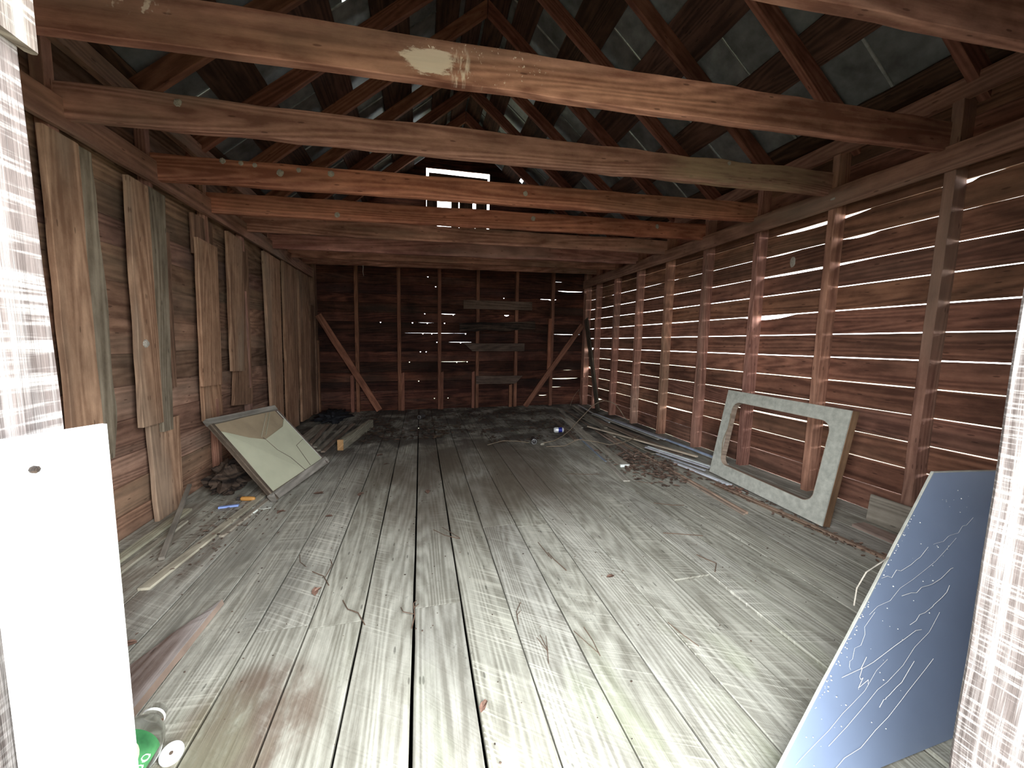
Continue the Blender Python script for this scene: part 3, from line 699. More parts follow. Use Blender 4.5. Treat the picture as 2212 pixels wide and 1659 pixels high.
def blue_panel():
    bl = Vector((.716, .622, .002)); tl = Vector((1.571, .85, .679)); br = Vector((2.70, .697, .002)); tr = Vector((2.69, .85, .615))
    t = thing('blue_panel', (1.08, .6, 0), 'slate blue painted panel leaning by the right door post, strung with cobwebs', 'panel')
    mb = MB(); n = 16; V = []; U = []; F = []
    nr = (br-bl).cross(tl-bl).normalized()
    for s in (0, 1):
        for i in range(n+1):
            for j in range(n+1):
                u, v = i/n, j/n
                V.append(bl*(1-u)*(1-v)+br*u*(1-v)+tr*u*v+tl*(1-u)*v + nr*(.006*s)); U.append((u, v))
    m = (n+1)*(n+1)
    for i in range(n):
        for j in range(n):
            a = i*(n+1)+j; F.append((a, a+n+1, a+n+2, a+1)); F.append((m+a, m+a+1, m+a+n+2, m+a+n+1))
    rim = [i*(n+1) for i in range(n+1)]+[n*(n+1)+j for j in range(1, n+1)]+[i*(n+1)+n for i in range(n-1, -1, -1)]+[j for j in range(n-1, 0, -1)]
    for a, b in zip(rim, rim[1:]+rim[:1]): F.append((a, b, m+b, m+a))
    mb.add(V, F, U); obj('panel_sheet', mb, M['blue'], parent=t, smooth=False)
    mb = MB(); k = nr*.004 if nr.y < 0 else nr*-.004
    mb.board(bl+nr*.003, tl+nr*.003, .004, .0075, (1, 0, 0), n=60, jit=.003, tone=(1, 1, 1)); mb.board(tl+nr*.003, tr+nr*.003, .003, .0075, (0, 0, 1), n=30, jit=.002)
    obj('edge_band', mb, M['sash'], parent=t, label='worn pale edge of the panel')
    def P(u, v, off=.003):
        u *= .36
        q = bl*(1-u)*(1-v)+br*u*(1-v)+tr*u*v+tl*(1-u)*v
        s = -1 if nr.y > 0 else 1
        base = q+nr*(0 if s < 0 else .006)
        return base+nr*s*off
    mb = MB(); rr = random.Random(3)
    strands = [((.02, .62), (.28, .70)), ((.05, .50), (.50, .72)), ((.10, .33), (.50, .42)), ((.10, .33), (.08, .50)), ((.20, .14), (.62, .45)), ((.05, .1), (.34, .34)), ((.30, .05), (.68, .30)), ((.33, .72), (.62, .80)), ((.25, .55), (.60, .62)), ((.18, .36), (.26, .28)), ((.4, .2), (.52, .3)), ((.40, .45), (.62, .55))]
    for (a, b) in strands:
        pts = []
        for i in range(9):
            q = i/8; sagv = -.03*math.sin(math.pi*q)
            pts.append(P(a[0]+(b[0]-a[0])*q+rr.uniform(-.02, .02), a[1]+(b[1]-a[1])*q+sagv*.6+rr.uniform(-.012, .012), .004))
        mb.tube(pts, rr.uniform(.0003, .0007), 4)
    for i in range(120):
        u = rr.uniform(.02, .6)**1.2; v = rr.uniform(.02, .95)
        if i < 60: u = abs(rr.gauss(0, .015)); v = rr.uniform(.25, .85)
        mb.blob(P(u, v, .003), (rr.uniform(.0006, .002),)*3, seed=i, n=3)
    obj('cobweb', mb, M['web'], parent=t, kind='stuff', label='white cobweb strands and dust')
    mb = MB(); pts = [(1.292, .768, .474), (1.252, .76, .469), (1.20, .76, .447), (1.172, .76, .404), (1.169, .76, .352)]
    mb.tube(pts, .0017, 6); obj('root_strand', mb, M['nest'], parent=t, label='pale curled strand hanging off the edge')
blue_panel()

# ------------------------------------------------------------------ leaning frame on the right
def rect_frame():
    BL, BR, TR, TL = Vector((2.328, 2.651, .02)), Vector((2.268, 1.673, .02)), Vector((2.40, 1.667, .702)), Vector((2.46, 2.645, .704))
    for q in (BL, BR, TR, TL): q.x -= LEAN*q.z
    ex = (BR-BL); Wd = ex.length; ex.normalize(); ey = (TL-BL); Hh = ey.length; ey.normalize(); ez = ex.cross(ey).normalized()
    if ez.x > 0: ez = -ez
    t = thing('window_frame', tuple((BL+BR)/2), 'chalky white frame with a round-cornered opening leaning on the daylight-slit wall', 'frame')
    # face with rounded opening: outer ring of points matched to inner rounded ring
    def ring_outer(k, n): pass
    r = .065; m = .085; m2 = .095
    inner = []; outer = []
    ix0, ix1, iy0, iy1 = m, Wd-m2, .10, Hh-.085
    nq = 8
    def corner(cx, cy, a0):
        return [(cx+r*math.cos(a0+math.pi/2*i/nq), cy+r*math.sin(a0+math.pi/2*i/nq)) for i in range(nq+1)]
    cs = [corner(ix1-r, iy1-r, 0), corner(ix0+r, iy1-r, math.pi/2), corner(ix0+r, iy0+r, math.pi), corner(ix1-r, iy0+r, 3*math.pi/2)]
    oc = [(Wd, Hh), (0, Hh), (0, 0), (Wd, 0)]
    for ci in range(4):
        for i in range(nq+1):
            inner.append(cs[ci][i])
            # outer point: corner for the middle, sides for the rest
            a = i/nq
            c = oc[ci]; ix, iy = cs[ci][i]
            if ci == 0: p = (Wd, iy+(Hh-iy)*min(1, a*2)) if a < .5 else (ix+(Wd-ix)*min(1, (1-a)*2), Hh)
            if ci == 1: p = (ix*(1-min(1, a*2)), Hh) if a < .5 else (0, iy+(Hh-iy)*min(1, (1-a)*2))
            if ci == 2: p = (0, iy*(1-min(1, a*2))) if a < .5 else (ix*(1-min(1, (1-a)*2)), 0)
            if ci == 3: p = (ix+(Wd-ix)*min(1, a*2), 0) if a < .5 else (Wd, iy*(1-min(1, (1-a)*2)))
            if abs(a-.5) < 1e-6: p = c
            outer.append(p)
    N = len(inner); mb = MB(); V = []; U = []; F = []
    for (depth) in (0.0, -.008):
        for p in outer: V.append(BL+ex*p[0]+ey*p[1]+ez*depth); U.append(p)
        for p in inner: V.append(BL+ex*p[0]+ey*p[1]+ez*depth); U.append(p)
    for i in range(N):
        j = (i+1) % N
        F.append((i, j, N+j, N+i)); F.append((2*N+j, 2*N+i, 3*N+i, 3*N+j))
        F.append((i, 2*N+i, 2*N+j, j)); F.append((N+i, N+j, 3*N+j, 3*N+i))
    mb.add(V, F, U); obj('frame_face', mb, M['sash'], parent=t)
    mb = MB(); D = .05
    c = -ez*(.009+D/2)
    mb.board(BL+ex*.012+c, BL+ex*.012+ey*Hh+c, .024, D, ex, n=10, jit=.002); mb.board(BR-ex*.012+c, BR-ex*.012+ey*Hh+c, .024, D, ex, n=10, jit=.002)
    mb.board(BL+ey*.012+ex*.025+c, BR+ey*.012-ex*.025+c, .024, D, ey, n=10, jit=.002); mb.board(TL-ey*.012+ex*.025+c, TR-ey*.012-ex*.025+c, .024, D, ey, n=10, jit=.002)
    obj('side_rails', mb, M['sash_edge'], parent=t, label='brown wooden edge behind the face')
    mb = MB(); V = []; F = []; U = []
    for d in (-.001, -.045):
        for (k, off) in ((0, .004), (1, -.001)):
            for p in inner:
                cx, cy = (ix0+ix1)/2, (iy0+iy1)/2
                v = Vector((p[0]-cx, p[1]-cy)); v = v*(1-off/ v.length)
                V.append(BL+ex*(cx+v.x)+ey*(cy+v.y)+ez*d); U.append(p)
    for i in range(N):
        j = (i+1) % N
        F.append((i, j, 2*N+j, 2*N+i)); F.append((N+j, N+i, 3*N+i, 3*N+j)); F.append((i, N+i, N+j, j)); F.append((2*N+j, 3*N+j, 3*N+i, 2*N+i))
    mb.add(V, F, U); obj('inner_lip', mb, M['strip_brown'], parent=t, label='thin lip lining the opening')
    mb = MB(); pts = [BL+ex*(ix0+.004+.012*math.sin(q*7))+ey*(iy1-.10-.34*q)+ez*.004 for q in [i/12 for i in range(13)]]
    mb.tube(pts, .004, 6); obj('loose_seal', mb, M['vine'], parent=t, label='loose strip curling off the opening')
rect_frame()

# ------------------------------------------------------------------ cracked panel on the left
def cracked_panel():
    BL, BR, TR, TL = Vector((-.985, 2.805, .004)), Vector((-.801, 3.453, .05)), Vector((-1.217, 3.557, .534)), Vector((-1.405, 2.912, .553))
    for q in (BL, BR, TR, TL): q.x -= LEAN*q.z
    t = thing('framed_panel', tuple((BL+BR)/2), 'cracked cream hardboard panel in a dark frame leaning on the patched wall', 'panel')
    ex = (BR-BL).normalized(); ey = (TL-BL).normalized(); ez = ex.cross(ey).normalized()
    if ez.z < 0: ez = -ez
    def Q(u, v, d=0): return BL*(1-u)*(1-v)+BR*u*(1-v)+TR*u*v+TL*(1-u)*v+ez*d
    # pieces of the broken sheet, in panel coordinates (u along the foot, v up)
    u0, u1, v0, v1 = .045, .985, .085, .945
    k0 = [(.62, .085), (.58, .30), (.50, .45), (.47, .62)]
    pieces = {'sheet_piece': [[(u0, v0), *k0, (.30, .70), (.10, .83), (u0, .86)], [(u1, v0), (u1, .80), (.86, .70), (.60, .645), *k0[::-1]]]}
    gap = .006
    for pts in pieces['sheet_piece']:
        mb = MB(); c = (sum(p[0] for p in pts)/len(pts), sum(p[1] for p in pts)/len(pts))
        pp = [(p[0]+(c[0]-p[0])*gap/.35, p[1]+(c[1]-p[1])*gap/.35) for p in pts]; n = len(pp)
        V = [Q(*p, .012) for p in pp]+[Q(*p, .006) for p in pp]
        F = [tuple(range(n)), tuple(range(2*n-1, n-1, -1))]+[(i, n+i, n+(i+1) % n, (i+1) % n) for i in range(n)]
        mb.add(V, F, [*pp, *pp]); obj('sheet_piece', mb, M['cream'], parent=t)
    # thin crack lines in the right-hand piece
    mb = MB()
    for pts in ([(.985, .44), (.80, .40), (.74, .10)], k0+[(.46, .645)]):
        mb.tube([Q(*a, .012) for a in pts], .0024, 4)
    obj('crack_line', mb, M['frame_dark'], parent=t, label='thin dark crack in the sheet')
    mb = MB(); q = [(.03, .03), (.99, .03), (.99, .97), (.03, .97)]
    mb.add([Q(*p, -.002) for p in q]+[Q(*p, .003) for p in q], [(4, 5, 6, 7), (3, 2, 1, 0), (0, 1, 5, 4), (1, 2, 6, 5), (2, 3, 7, 6), (3, 0, 4, 7)], q*2); obj('backing_board', mb, M['tan'], parent=t, label='tan backing seen where the sheet broke away')
    mb = MB(); mb.board(Q(.45, .66, .011), Q(.80, .93, .011), .004, .004, ey, n=3); mb.board(Q(.52, .66, .011), Q(.86, .93, .011), .003, .004, ey, n=3); obj('splinter', mb, M['cream'], parent=t)
    def rail(a, b, w, mat, wd, nm, jit=.003, th=.034):
        mb = MB(); mb.board(a, b, w, th, wd, n=16, jit=jit); obj(nm, mb, M[mat], parent=t)
    rail(Q(.02, 0, .004), Q(.02, 1, .004), .030, 'frame_dark', ex, 'frame_rail', .004)
    rail(Q(.99, 0, .004), Q(.99, 1, .004), .016, 'frame_dark', ex, 'frame_rail', .001)
    rail(Q(-.01, .975, .008), Q(1.0, .975, .008), .042, 'frame_grey', ey, 'frame_rail', .005)
    rail(Q(-.01, .042, .004), Q(1.04, .042, .004), .060, 'frame_grey', ey, 'frame_rail', .003)
    mb = MB(); mb.board(Q(.978, .1, .016), Q(.978, .92, .016), .006, .004, ex, n=4); obj('bead', mb, M['sash'], parent=t, label='pale bead along one edge')
cracked_panel()

# ------------------------------------------------------------------ laths, trims and boards on the floor
def lath(name, a, b, w, t, mat, label, cat='strip', group=None, z=None, jit=.002, tone_=None, cut=(0, 0)):
    za, zb = (z if isinstance(z, tuple) else (z, z)) if z is not None else (t/2, t/2)
    mb = MB(); mb.board((a[0], a[1], za), (b[0], b[1], zb), w, t, (1, .02, 0), n=14, jit=jit, tone=tone_ or tone(.85, 1.15), cut=cut, ch=.0015)
    return obj(name, mb, M[mat], label=label, cat=cat, group=group)
GR = 'laths and trims heaped along the daylight-slit wall'
lath('floor_board', (1.945, 4.95), (1.71, 2.94), .085, .02, 'strip', 'wide pale loose board with a white painted end in the lath heap', 'board', z=.022)
mb = MB(); mb.board((1.711, 2.945, .0225), (1.7085, 2.925, .0225), .087, .022, (1, .02, 0), n=1); obj('painted_board_end', mb, M['white'], label='white painted end block of the wide loose board', cat='block')
lath('lath', (1.94, 4.95), (1.555, 2.635), .052, .008, 'strip', 'long flat lath reaching furthest out over the bare floor', group=GR, z=.005)
lath('metal_trim', (1.735, 3.96), (1.618, 3.11), .018, .01, 'alu_blue', 'thin bluish metal trim alongside the white-ended board', group=GR, z=.008)
lath('lath', (2.172, 5.9), (1.968, 4.46), .04, .012, 'strip', 'far lath lying nearest to the back wall in the heap', group=GR, z=.008)
lath('lath', (2.031, 5.42), (1.89, 4.40), .028, .012, 'strip_brown', 'short brown lath near the crossing vine', group=GR, z=.008, tone_=(.8, .8, .8))
lath('lath', (1.80, 5.0), (1.66, 3.9), .05, .012, 'strip_brown', 'grey brown lath edging the heap towards the cans', group=GR, z=.008, tone_=(.6, .6, .6))
lath('lath', (2.01, 4.36), (2.45, 2.95), .03, .014, 'strip', 'slanting pale batten lying across the top of the heap', group=GR, z=(.047, .05), tone_=(1.3, 1.2, 1.15))
lath('lath', (2.05, 4.2), (1.96, 3.18), .024, .012, 'strip_brown', 'brown lath ending among the dry leaves', group=GR, z=.018)
lath('lath', (2.105, 4.1), (1.975, 1.93), .016, .012, 'strip_brown', 'long thin lath pointing at the doorway, nearer of the close pair', group=GR, z=.007)
lath('lath', (2.135, 4.1), (2.005, 1.94), .016, .016, 'strip_brown', 'long thin lath pointing at the doorway, wall side of the close pair', group=GR, z=.009, tone_=(1.25, 1.15, 1.1))
lath('metal_trim', (2.236, 3.40), (2.41, 2.66), .022, .012, 'alu', 'white metal trim running under the leaning frame, uppermost of three', group=GR, z=.036)
lath('metal_trim', (2.205, 3.40), (2.365, 2.70), .022, .012, 'alu', 'white metal trim running under the leaning frame, middle of three', group=GR, z=.030)
lath('metal_trim', (2.165, 3.36), (2.31, 2.68), .022, .012, 'alu', 'white metal trim running under the leaning frame, lowest of three', group=GR, z=.02, tone_=(.75, .75, .78))
lath('metal_trim', (2.205, 2.95), (2.272, 2.36), .03, .016, 'alu', 'bright metal trim with its end shining before the leaning frame', group=GR, z=.012, tone_=(1.3, 1.3, 1.35))
lath('lath', (2.175, 3.0), (2.235, 2.42), .014, .010, 'strip_brown', 'dark thin lath beside the bright trim end', group=GR, z=.006, tone_=(.5, .5, .5))
lath('metal_trim', (2.449, 5.1), (2.53, 3.55), .028, .014, 'alu', 'silvery rail on top of the heap near the wall', group=GR, z=.055, tone_=(.8, .82, .85))
lath('metal_trim', (2.415, 5.1), (2.485, 3.6), .030, .012, 'strip', 'grey rail beside the silvery rail', group=GR, z=.048, tone_=(.9, .95, 1))
lath('metal_trim', (2.54, 4.7), (2.61, 2.9), .024, .018, 'alu_blue', 'blue grey rail closest along the wall foot', group=GR, z=.04, tone_=(1.3, 1.3, 1.4))
lath('metal_trim', (2.62, 3.5), (2.60, 2.75), .026, .01, 'alu', 'short pale rail lying in the gap behind the leaning frame', group=GR, z=.03)
lath('lath', (2.247, 4.975), (2.19, 3.2), .09, .012, 'strip', 'flat grey board under the slanting batten', group=GR, z=.020, tone_=(.8, .8, .78))
lath('lath', (2.33, 5.0), (2.37, 3.1), .085, .014, 'strip_brown', 'flat brown board between rails and slanting batten', group=GR, z=.026, tone_=(.75, .75, .75))
lath('lath', (2.475, 5.97), (2.22, 4.3), .045, .012, 'strip', 'lath coming out of the far corner into the heap', group=GR, z=.03, tone_=(.85, .85, .85))
lath('lath', (2.37, 5.75), (2.10, 3.85), .03, .012, 'strip', 'dark lath in the middle of the heap', group=GR, z=.034, tone_=(.65, .65, .65))
lath('lath', (2.56, 5.95), (2.40, 4.55), .022, .012, 'alu', 'pale trim pointing into the far corner', group=GR, z=.04)
lath('lath', (2.205, 5.65), (2.03, 3.85), .026, .012, 'strip_brown', 'brown lath with a nail, inner side of the heap', group=GR, z=.018, tone_=(.7, .7, .7))
lath('lath', (2.195, 2.42), (2.30, .95), .026, .014, 'strip_brown', 'thin reddish lath lying along the foot of the leaning frame', z=.007, tone_=(1, .9, .85))
lath('lath', (2.17, 2.45), (2.23, 1.6), .012, .008, 'strip_brown', 'narrow dark strip in front of the leaning frame', z=.004, tone_=(.5, .45, .4))
mb = MB(); mb.board((2.665, .98, .085), (2.665, 1.70, .085), .17, .02, (.1, 0, 1), n=10, jit=.003); obj('base_plank', mb, M['strip'], label='weathered grey plank on edge at the foot of the daylight-slit wall', cat='plank')
mb = MB(); mb.board((2.53, .98, .010), (2.53, 1.66, .010), .10, .018, (1, 0, 0), n=10, jit=.003); obj('base_plank', mb, M['strip_brown'], label='plank lying flat beside the weathered one on edge', cat='plank')

GL = 'boards stacked in the far corner by the patched wall'
for (a, b, w, z, m, tn, lb) in [((-1.27, 4.45), (-1.27, 5.3), .12, .012, 'strip', .9, 'wide pale board nearest the patched wall in the corner stack'), ((-1.15, 4.31), (-1.19, 5.3), .05, .012, 'strip_brown', .7, 'first narrow slat of the corner stack from the patched wall'),
     ((-1.075, 4.19), (-1.10, 5.3), .05, .012, 'strip', .75, 'second narrow slat of the corner stack from the patched wall'), ((-1.005, 4.05), (-.96, 5.2), .045, .012, 'strip', .8, 'third narrow slat of the corner stack from the patched wall'), ((-.945, 3.96), (-.87, 5.25), .04, .02, 'strip_brown', .8, 'fourth narrow slat of the corner stack, outer edge')]:
    lath('slat_board', a, b, w, .016, m, lb, 'slat', GL, z=z, tone_=(tn, tn, tn))
t = thing('cut_plank', (-.75, 4.5, 0), 'thick plank with a fresh orange sawn end near the corner stack', 'plank')
mb = MB(); mb.board((-.80, 4.06, .055), (-.63, 5.05, .055), .055, .105, (1, 0, 0), n=8, jit=.003, tone=(.75, .75, .7)); obj('plank_body', mb, M['strip'], parent=t)
mb = MB(); mb.board((-.8035, 4.045, .055), (-.801, 4.058, .055), .056, .107, (1, 0, 0), n=1); obj('sawn_end', mb, M['plank_pale'], parent=t, label='orange sawn end grain')
t = MB(); t.blob((-1.22, 5.78, .03), (.17, .34, .075), 3, .8, 18, freq=4); obj('sack_heap', t, M['trash'], label='crumpled black sacking in the far dark corner', cat='sack', smooth=True)

# left foreground and middle
lath('lath', (-1.475, .7), (-1.478, 2.78), .05, .016, 'strip', 'long grey strip tight along the foot of the patched wall', z=.008)
lath('lath', (-1.385, .7), (-1.40, 2.60), .032, .012, 'strip', 'second grey strip lying parallel off the patched wall', z=.006)
lath('lath', (-1.52, 2.90), (-1.26, 2.13), .024, .016, 'frame_grey', 'dark stick slanting from the wall onto the grey strips', 'stick', z=(.13, .022))
lath('lath', (-1.20, 1.9), (-1.10, 3.0), .05, .012, 'strip', 'flat strip running under the cracked panel', z=.006, tone_=(1.1, 1.1, 1.05))
lath('lath', (-1.10, 2.35), (-1.02, 3.0), .030, .012, 'strip', 'short strip beside the one under the cracked panel', z=.006)
t = MB(); t.blob((-1.37, 3.10, .10), (.11, .15, .11), 11, .6, 16, freq=3.0, tone=(1, 1, 1)); obj('wood_chunk', t, M['burnt'], label='rotten dark chunk of wood under the cracked panel', cat='log')
t = thing('chisel', (-1.16, 2.87, 0), 'orange wooden tool handle lying by the rotten chunk', 'tool')
mb = MB(); mb.lathe([(0, .010), (.01, .0145), (.05, .0155), (.085, .013), (.096, .008)], (-1.215, 2.878, .017), (.975, -.22, 0), 16); obj('handle', mb, M['orange'], parent=t, smooth=True)
mb = MB(); mb.lathe([(0, .012), (.022, .012)], (-1.238, 2.883, .017), (.975, -.22, 0), 12); obj('ferrule', mb, M['can_dark'], parent=t)
lath('plastic_scrap', (-1.30, 2.77), (-1.19, 2.785), .022, .012, 'bluescrap', 'light blue plastic scrap beside the orange tool handle', 'scrap', z=.008)
lath('white_stick', (-1.075, 2.54), (-1.045, 2.68), .014, .010, 'white', 'short white stick below the cracked panel', 'stick', z=.006)
mb = MB(); pts = [(-1.09, 2.72), (-1.045, 2.84), (-.985, 2.775), (-.97, 2.70), (-1.01, 2.685)]
mb.add([(x, y, .004) for x, y in pts]+[(x, y, .009) for x, y in pts], [(5, 6, 7, 8, 9), (4, 3, 2, 1, 0)]+[(i, (i+1) % 5, 5+(i+1) % 5, 5+i) for i in range(5)], pts*2); obj('board_scrap', mb, M['sash'], label='broken pale board scrap at the foot of the cracked panel', cat='scrap')

def wedge():
    mb = MB()
    tip = (-.825, 1.715); n = 18; top = []; bot = []
    V = []; U = []; F = []
    for i in range(n+1):
        s = i/n; y = 1.72-.95*s
        r = -.815-.012*s*2
        l = r-.012-.20*min(1, (s/.55))**.8+.012*mnoise.noise(Vector((s*9, 0, 0)))
        h = .024
        for (x, z) in ((r, .002), (r-.006, h), (l, h-.01), (l, .002)):
            V.append((x+.003*mnoise.noise(Vector((s*20, z*50, 1))), y, z)); U.append((y, x))
    for i in range(n):
        for j in range(4): F.append((i*4+j, i*4+(j+1) % 4, (i+1)*4+(j+1) % 4, (i+1)*4+j))
    F.append((3, 2, 1, 0)); F.append((n*4, n*4+1, n*4+2, n*4+3))
    mb.add(V, F, U); o = obj('split_plank', mb, [M['wedge'], M['wedge_top']], label='split plank with a pointed end lying by the white sheet', cat='plank')
    for i in range(n): o.data.polygons[i*4+1].material_index = 1
wedge()

# ------------------------------------------------------------------ bottle and its cap
def bottle():
    ax = Vector((-.02, 1, .015)).normalized(); base = Vector((-.722, .855, .068))
    t = thing('juice_bottle', (-.74, 1.0, 0), 'clear plastic juice bottle with a green label lying behind the white sheet', 'bottle')
    prof = [(0, .045), (.006, .060), (.02, .066), (.19, .066), (.215, .062), (.238, .051), (.254, .036), (.262, .027), (.27, .025), (.272, .029), (.277, .029), (.279, .025), (.30, .024)]
    mb = MB(); mb.lathe(prof, base, ax, 32, cap=False)
    mb.lathe([(0, .0), (.0, .045)], base, ax, 32, cap=False)
    o = obj('bottle_body', mb, M['plastic'], parent=t, smooth=True)
    mb = MB(); mb.lathe([(.272, .0305), (.278, .0305)], base, ax, 28, cap=False); mb.lathe([(.272, .0295), (.278, .0295)], base, ax, 28, cap=False); obj('neck_ring', mb, M['cap'], parent=t, smooth=True)
    x = Vector((0, 0, 1)); x -= ax*x.dot(ax); x.normalize(); y = ax.cross(x)
    def on(d, an, r): return base+ax*d+x*r*math.cos(an)+y*r*math.sin(an)
    def patchm(name, mat, fn, nu=16, nv=8, r=.0612, lab=None):
        """fn(i,j)->(d,angle)"""
        mb = MB(); V = []; U = []; F = []
        for i in range(nu+1):
            for j in range(nv+1):
                d, an = fn(i/nu, j/nv); V.append(on(d, an, r)); U.append((d, an))
        for i in range(nu):
            for j in range(nv): F.append((i*(nv+1)+j, i*(nv+1)+j+1, (i+1)*(nv+1)+j+1, (i+1)*(nv+1)+j))
        mb.add(V, F, U); return obj(name, mb, M[mat], parent=t, smooth=True, label=lab)
    patchm('label', 'green', lambda u, v: (.045+.14*v, -1.5+3.0*u), 24, 6, .0670)
    patchm('label_oval', 'lime', lambda u, v: (.118+.042*v*math.cos(u*2*math.pi), .25+.75*v*math.sin(u*2*math.pi)), 28, 3, .0674, 'pale green oval on the label')
    rr = random.Random(5)
    mb = MB()
    for (d, a) in ((.112, .15), (.100, .42), (.092, .02), (.108, -.12), (.085, .30), (.097, -.28), (.118, .40), (.080, -.05)):
        V = []; U = []
        d += .030; c = on(d, a, .0677); q = 12
        pts = [on(d+.0085*math.cos(k*2*math.pi/q), a+.15*math.sin(k*2*math.pi/q), .0678) for k in range(q)]
        mb.add([c]+pts, [(0, 1+k, 1+(k+1) % q) for k in range(q)], [(0, 0)]*(q+1), (rr.uniform(.6, 1.3),)*3)
    obj('label_berries', mb, M['cran'], parent=t, label='dark red berries printed on the label')
    mb = MB(); tri = [(.070, .98), (.130, .82), (.070, .05)]
    n = 8; V = []; F = []; idx = {}
    for i in range(n+1):
        for j in range(n+1-i):
            a, b = i/n, j/n; c = 1-a-b
            d = tri[0][0]*a+tri[1][0]*b+tri[2][0]*c; an = tri[0][1]*a+tri[1][1]*b+tri[2][1]*c
            idx[(i, j)] = len(V); V.append(on(d, an, .0681))
    for i in range(n):
        for j in range(n-i):
            F.append((idx[(i, j)], idx[(i+1, j)], idx[(i, j+1)]))
            if j < n-i-1: F.append((idx[(i+1, j)], idx[(i+1, j+1)], idx[(i, j+1)]))
    mb.add(V, F, [(0, 0)]*len(V)); obj('label_corner', mb, M['bluelabel'], parent=t, label='blue corner flash on the label')
    mb = MB()
    for (a0, d0, s) in ((1.2, .142, 1), (1.2, .118, .9), (1.2, .095, .9), (-.45, .172, .8)):
        pts = [on(d0+s*.010*math.cos(q*9)-.004*q, a0+s*.13*math.sin(q*9+.6), .0678) for q in [i/14 for i in range(15)]]
        mb = MB(); mb.tube(pts, .0011, 4)
        obj('label_lettering', mb, M['whiteprint'], parent=t, label='white swirling letters')
    # cap lying beside it
    t2 = thing('bottle_cap', (-.655, 1.072, 0), 'round white plastic bottle cap lying on the floor beside the bottle', 'cap')
    a2 = Vector((.10, -.42, .90)).normalized(); b2 = Vector((-.655, 1.072, .0165))
    mb = MB(); mb.lathe([(-.010, .0255), (-.004, .0262), (.002, .0255), (.004, .0235), (.003, .021), (.001, .019), (.0012, .008)], b2, a2, 32); obj('cap_body', mb, M['cap'], parent=t2, smooth=True)
    mb = MB(); mb.lathe([(.0014, .0045), (.0026, .004)], b2, a2, 12); obj('cap_mark', mb, M['litter'], parent=t2, label='dark scratch in the middle of the cap')
bottle()

# ------------------------------------------------------------------ cans
def can(loc, ax, label, body, roll=0, half=None):
    ax = Vector(ax).normalized(); b = Vector(loc)
    t = thing('drink_can', (loc[0], loc[1], 0), label, 'can')
    mb = MB(); mb.lathe([(.0, .022), (.006, .027), (.014, .0325), (.104, .0325), (.114, .0275), (.118, .026)], b, ax, 28, cap=True); o = obj('can_body', mb, M[body], parent=t, smooth=True)
    mb = MB(); mb.lathe([(.115, .0255), (.118, .0268), (.1195, .026), (.1165, .0235)], b, ax, 24); obj('can_lid', mb, M['can_silver'], parent=t, smooth=True)
    if half:
        mb = MB(); mb.lathe([(.055, .0328), (.100, .0328)], b, ax, 28, cap=False); obj('can_print', mb, M[half], parent=t, smooth=True, label='blue printed half')
    mb = MB(); x = Vector((0, 0, 1)); mb.lathe([(0, .008), (.001, .0078)], b+ax*.1168+Vector((0, 0, .008)), ax, 12); obj('can_opening', mb, M['black'], parent=t)
can((1.545, 4.32, .033), (1, -.22, 0), 'silver and blue drink can lying sideways near the lath heap', 'can_silver', half='can_blue')
can((1.185, 3.955, .033), (-.25, -1, 0), 'dark drink can lying with its round top facing the doorway', 'can_dark')
can((.03, 5.56, .033), (-.6, -.8, 0), 'dim drink can on the leaf litter before the back wall', 'can_dark')
mb = MB(); mb.blob((1.235, 3.80, .012), (.025, .02, .014), 4, .3, 6); obj('pebble', mb, M['strip'], label='small pale stone beside the dark drink can', cat='stone')

# ------------------------------------------------------------------ vines
mb = MB()
hoop = [(1.24, 3.81, .02), (1.40, 3.90, .015), (1.545, 4.04, .02), (1.70, 4.20, .045), (1.85, 4.35, .103), (2.00, 4.43, .20), (2.13, 4.5, .285), (2.24, 4.55, .318), (2.345, 4.6, .325), (2.44, 4.63, .303), (2.53, 4.65, .26), (2.61, 4.65, .17), (2.67, 4.65, .083), (2.73, 4.63, .03)]
mb.tube(hoop, .005, 6); obj('vine', mb, M['vine'], label='dry vine arching in a hoop over the lath heap', cat='vine', smooth=True)
mb = MB(); mb.tube([(1.245, 3.70, .012), (1.445, 3.685, .012), (1.624, 3.773, .05), (1.777, 3.635, .05), (1.849, 3.495, .05), (2.012, 3.533, .055), (2.222, 3.642, .06), (2.35, 3.75, .06)], .004, 6); obj('vine', mb, M['vine'], label='dry vine lying in a loose loop across the laths', cat='vine')
mb = MB(); mb.tube([(.66, 3.9, .01), (.85, 4.02, .015), (1.0, 3.98, .012), (1.12, 3.9, .01)], .0035, 5); obj('vine', mb, M['vine'], label='thin vine on the litter left of the round-topped can', cat='vine')
mb = MB(); mb.tube([(2.45, 6.05, .02), (2.50, 6.02, .18), (2.58, 6.0, .3), (2.62, 6.05, .18), (2.68, 6.1, .05)], .003, 5); obj('vine', mb, M['vine'], label='wiry vine curling in the bright far corner', cat='vine')

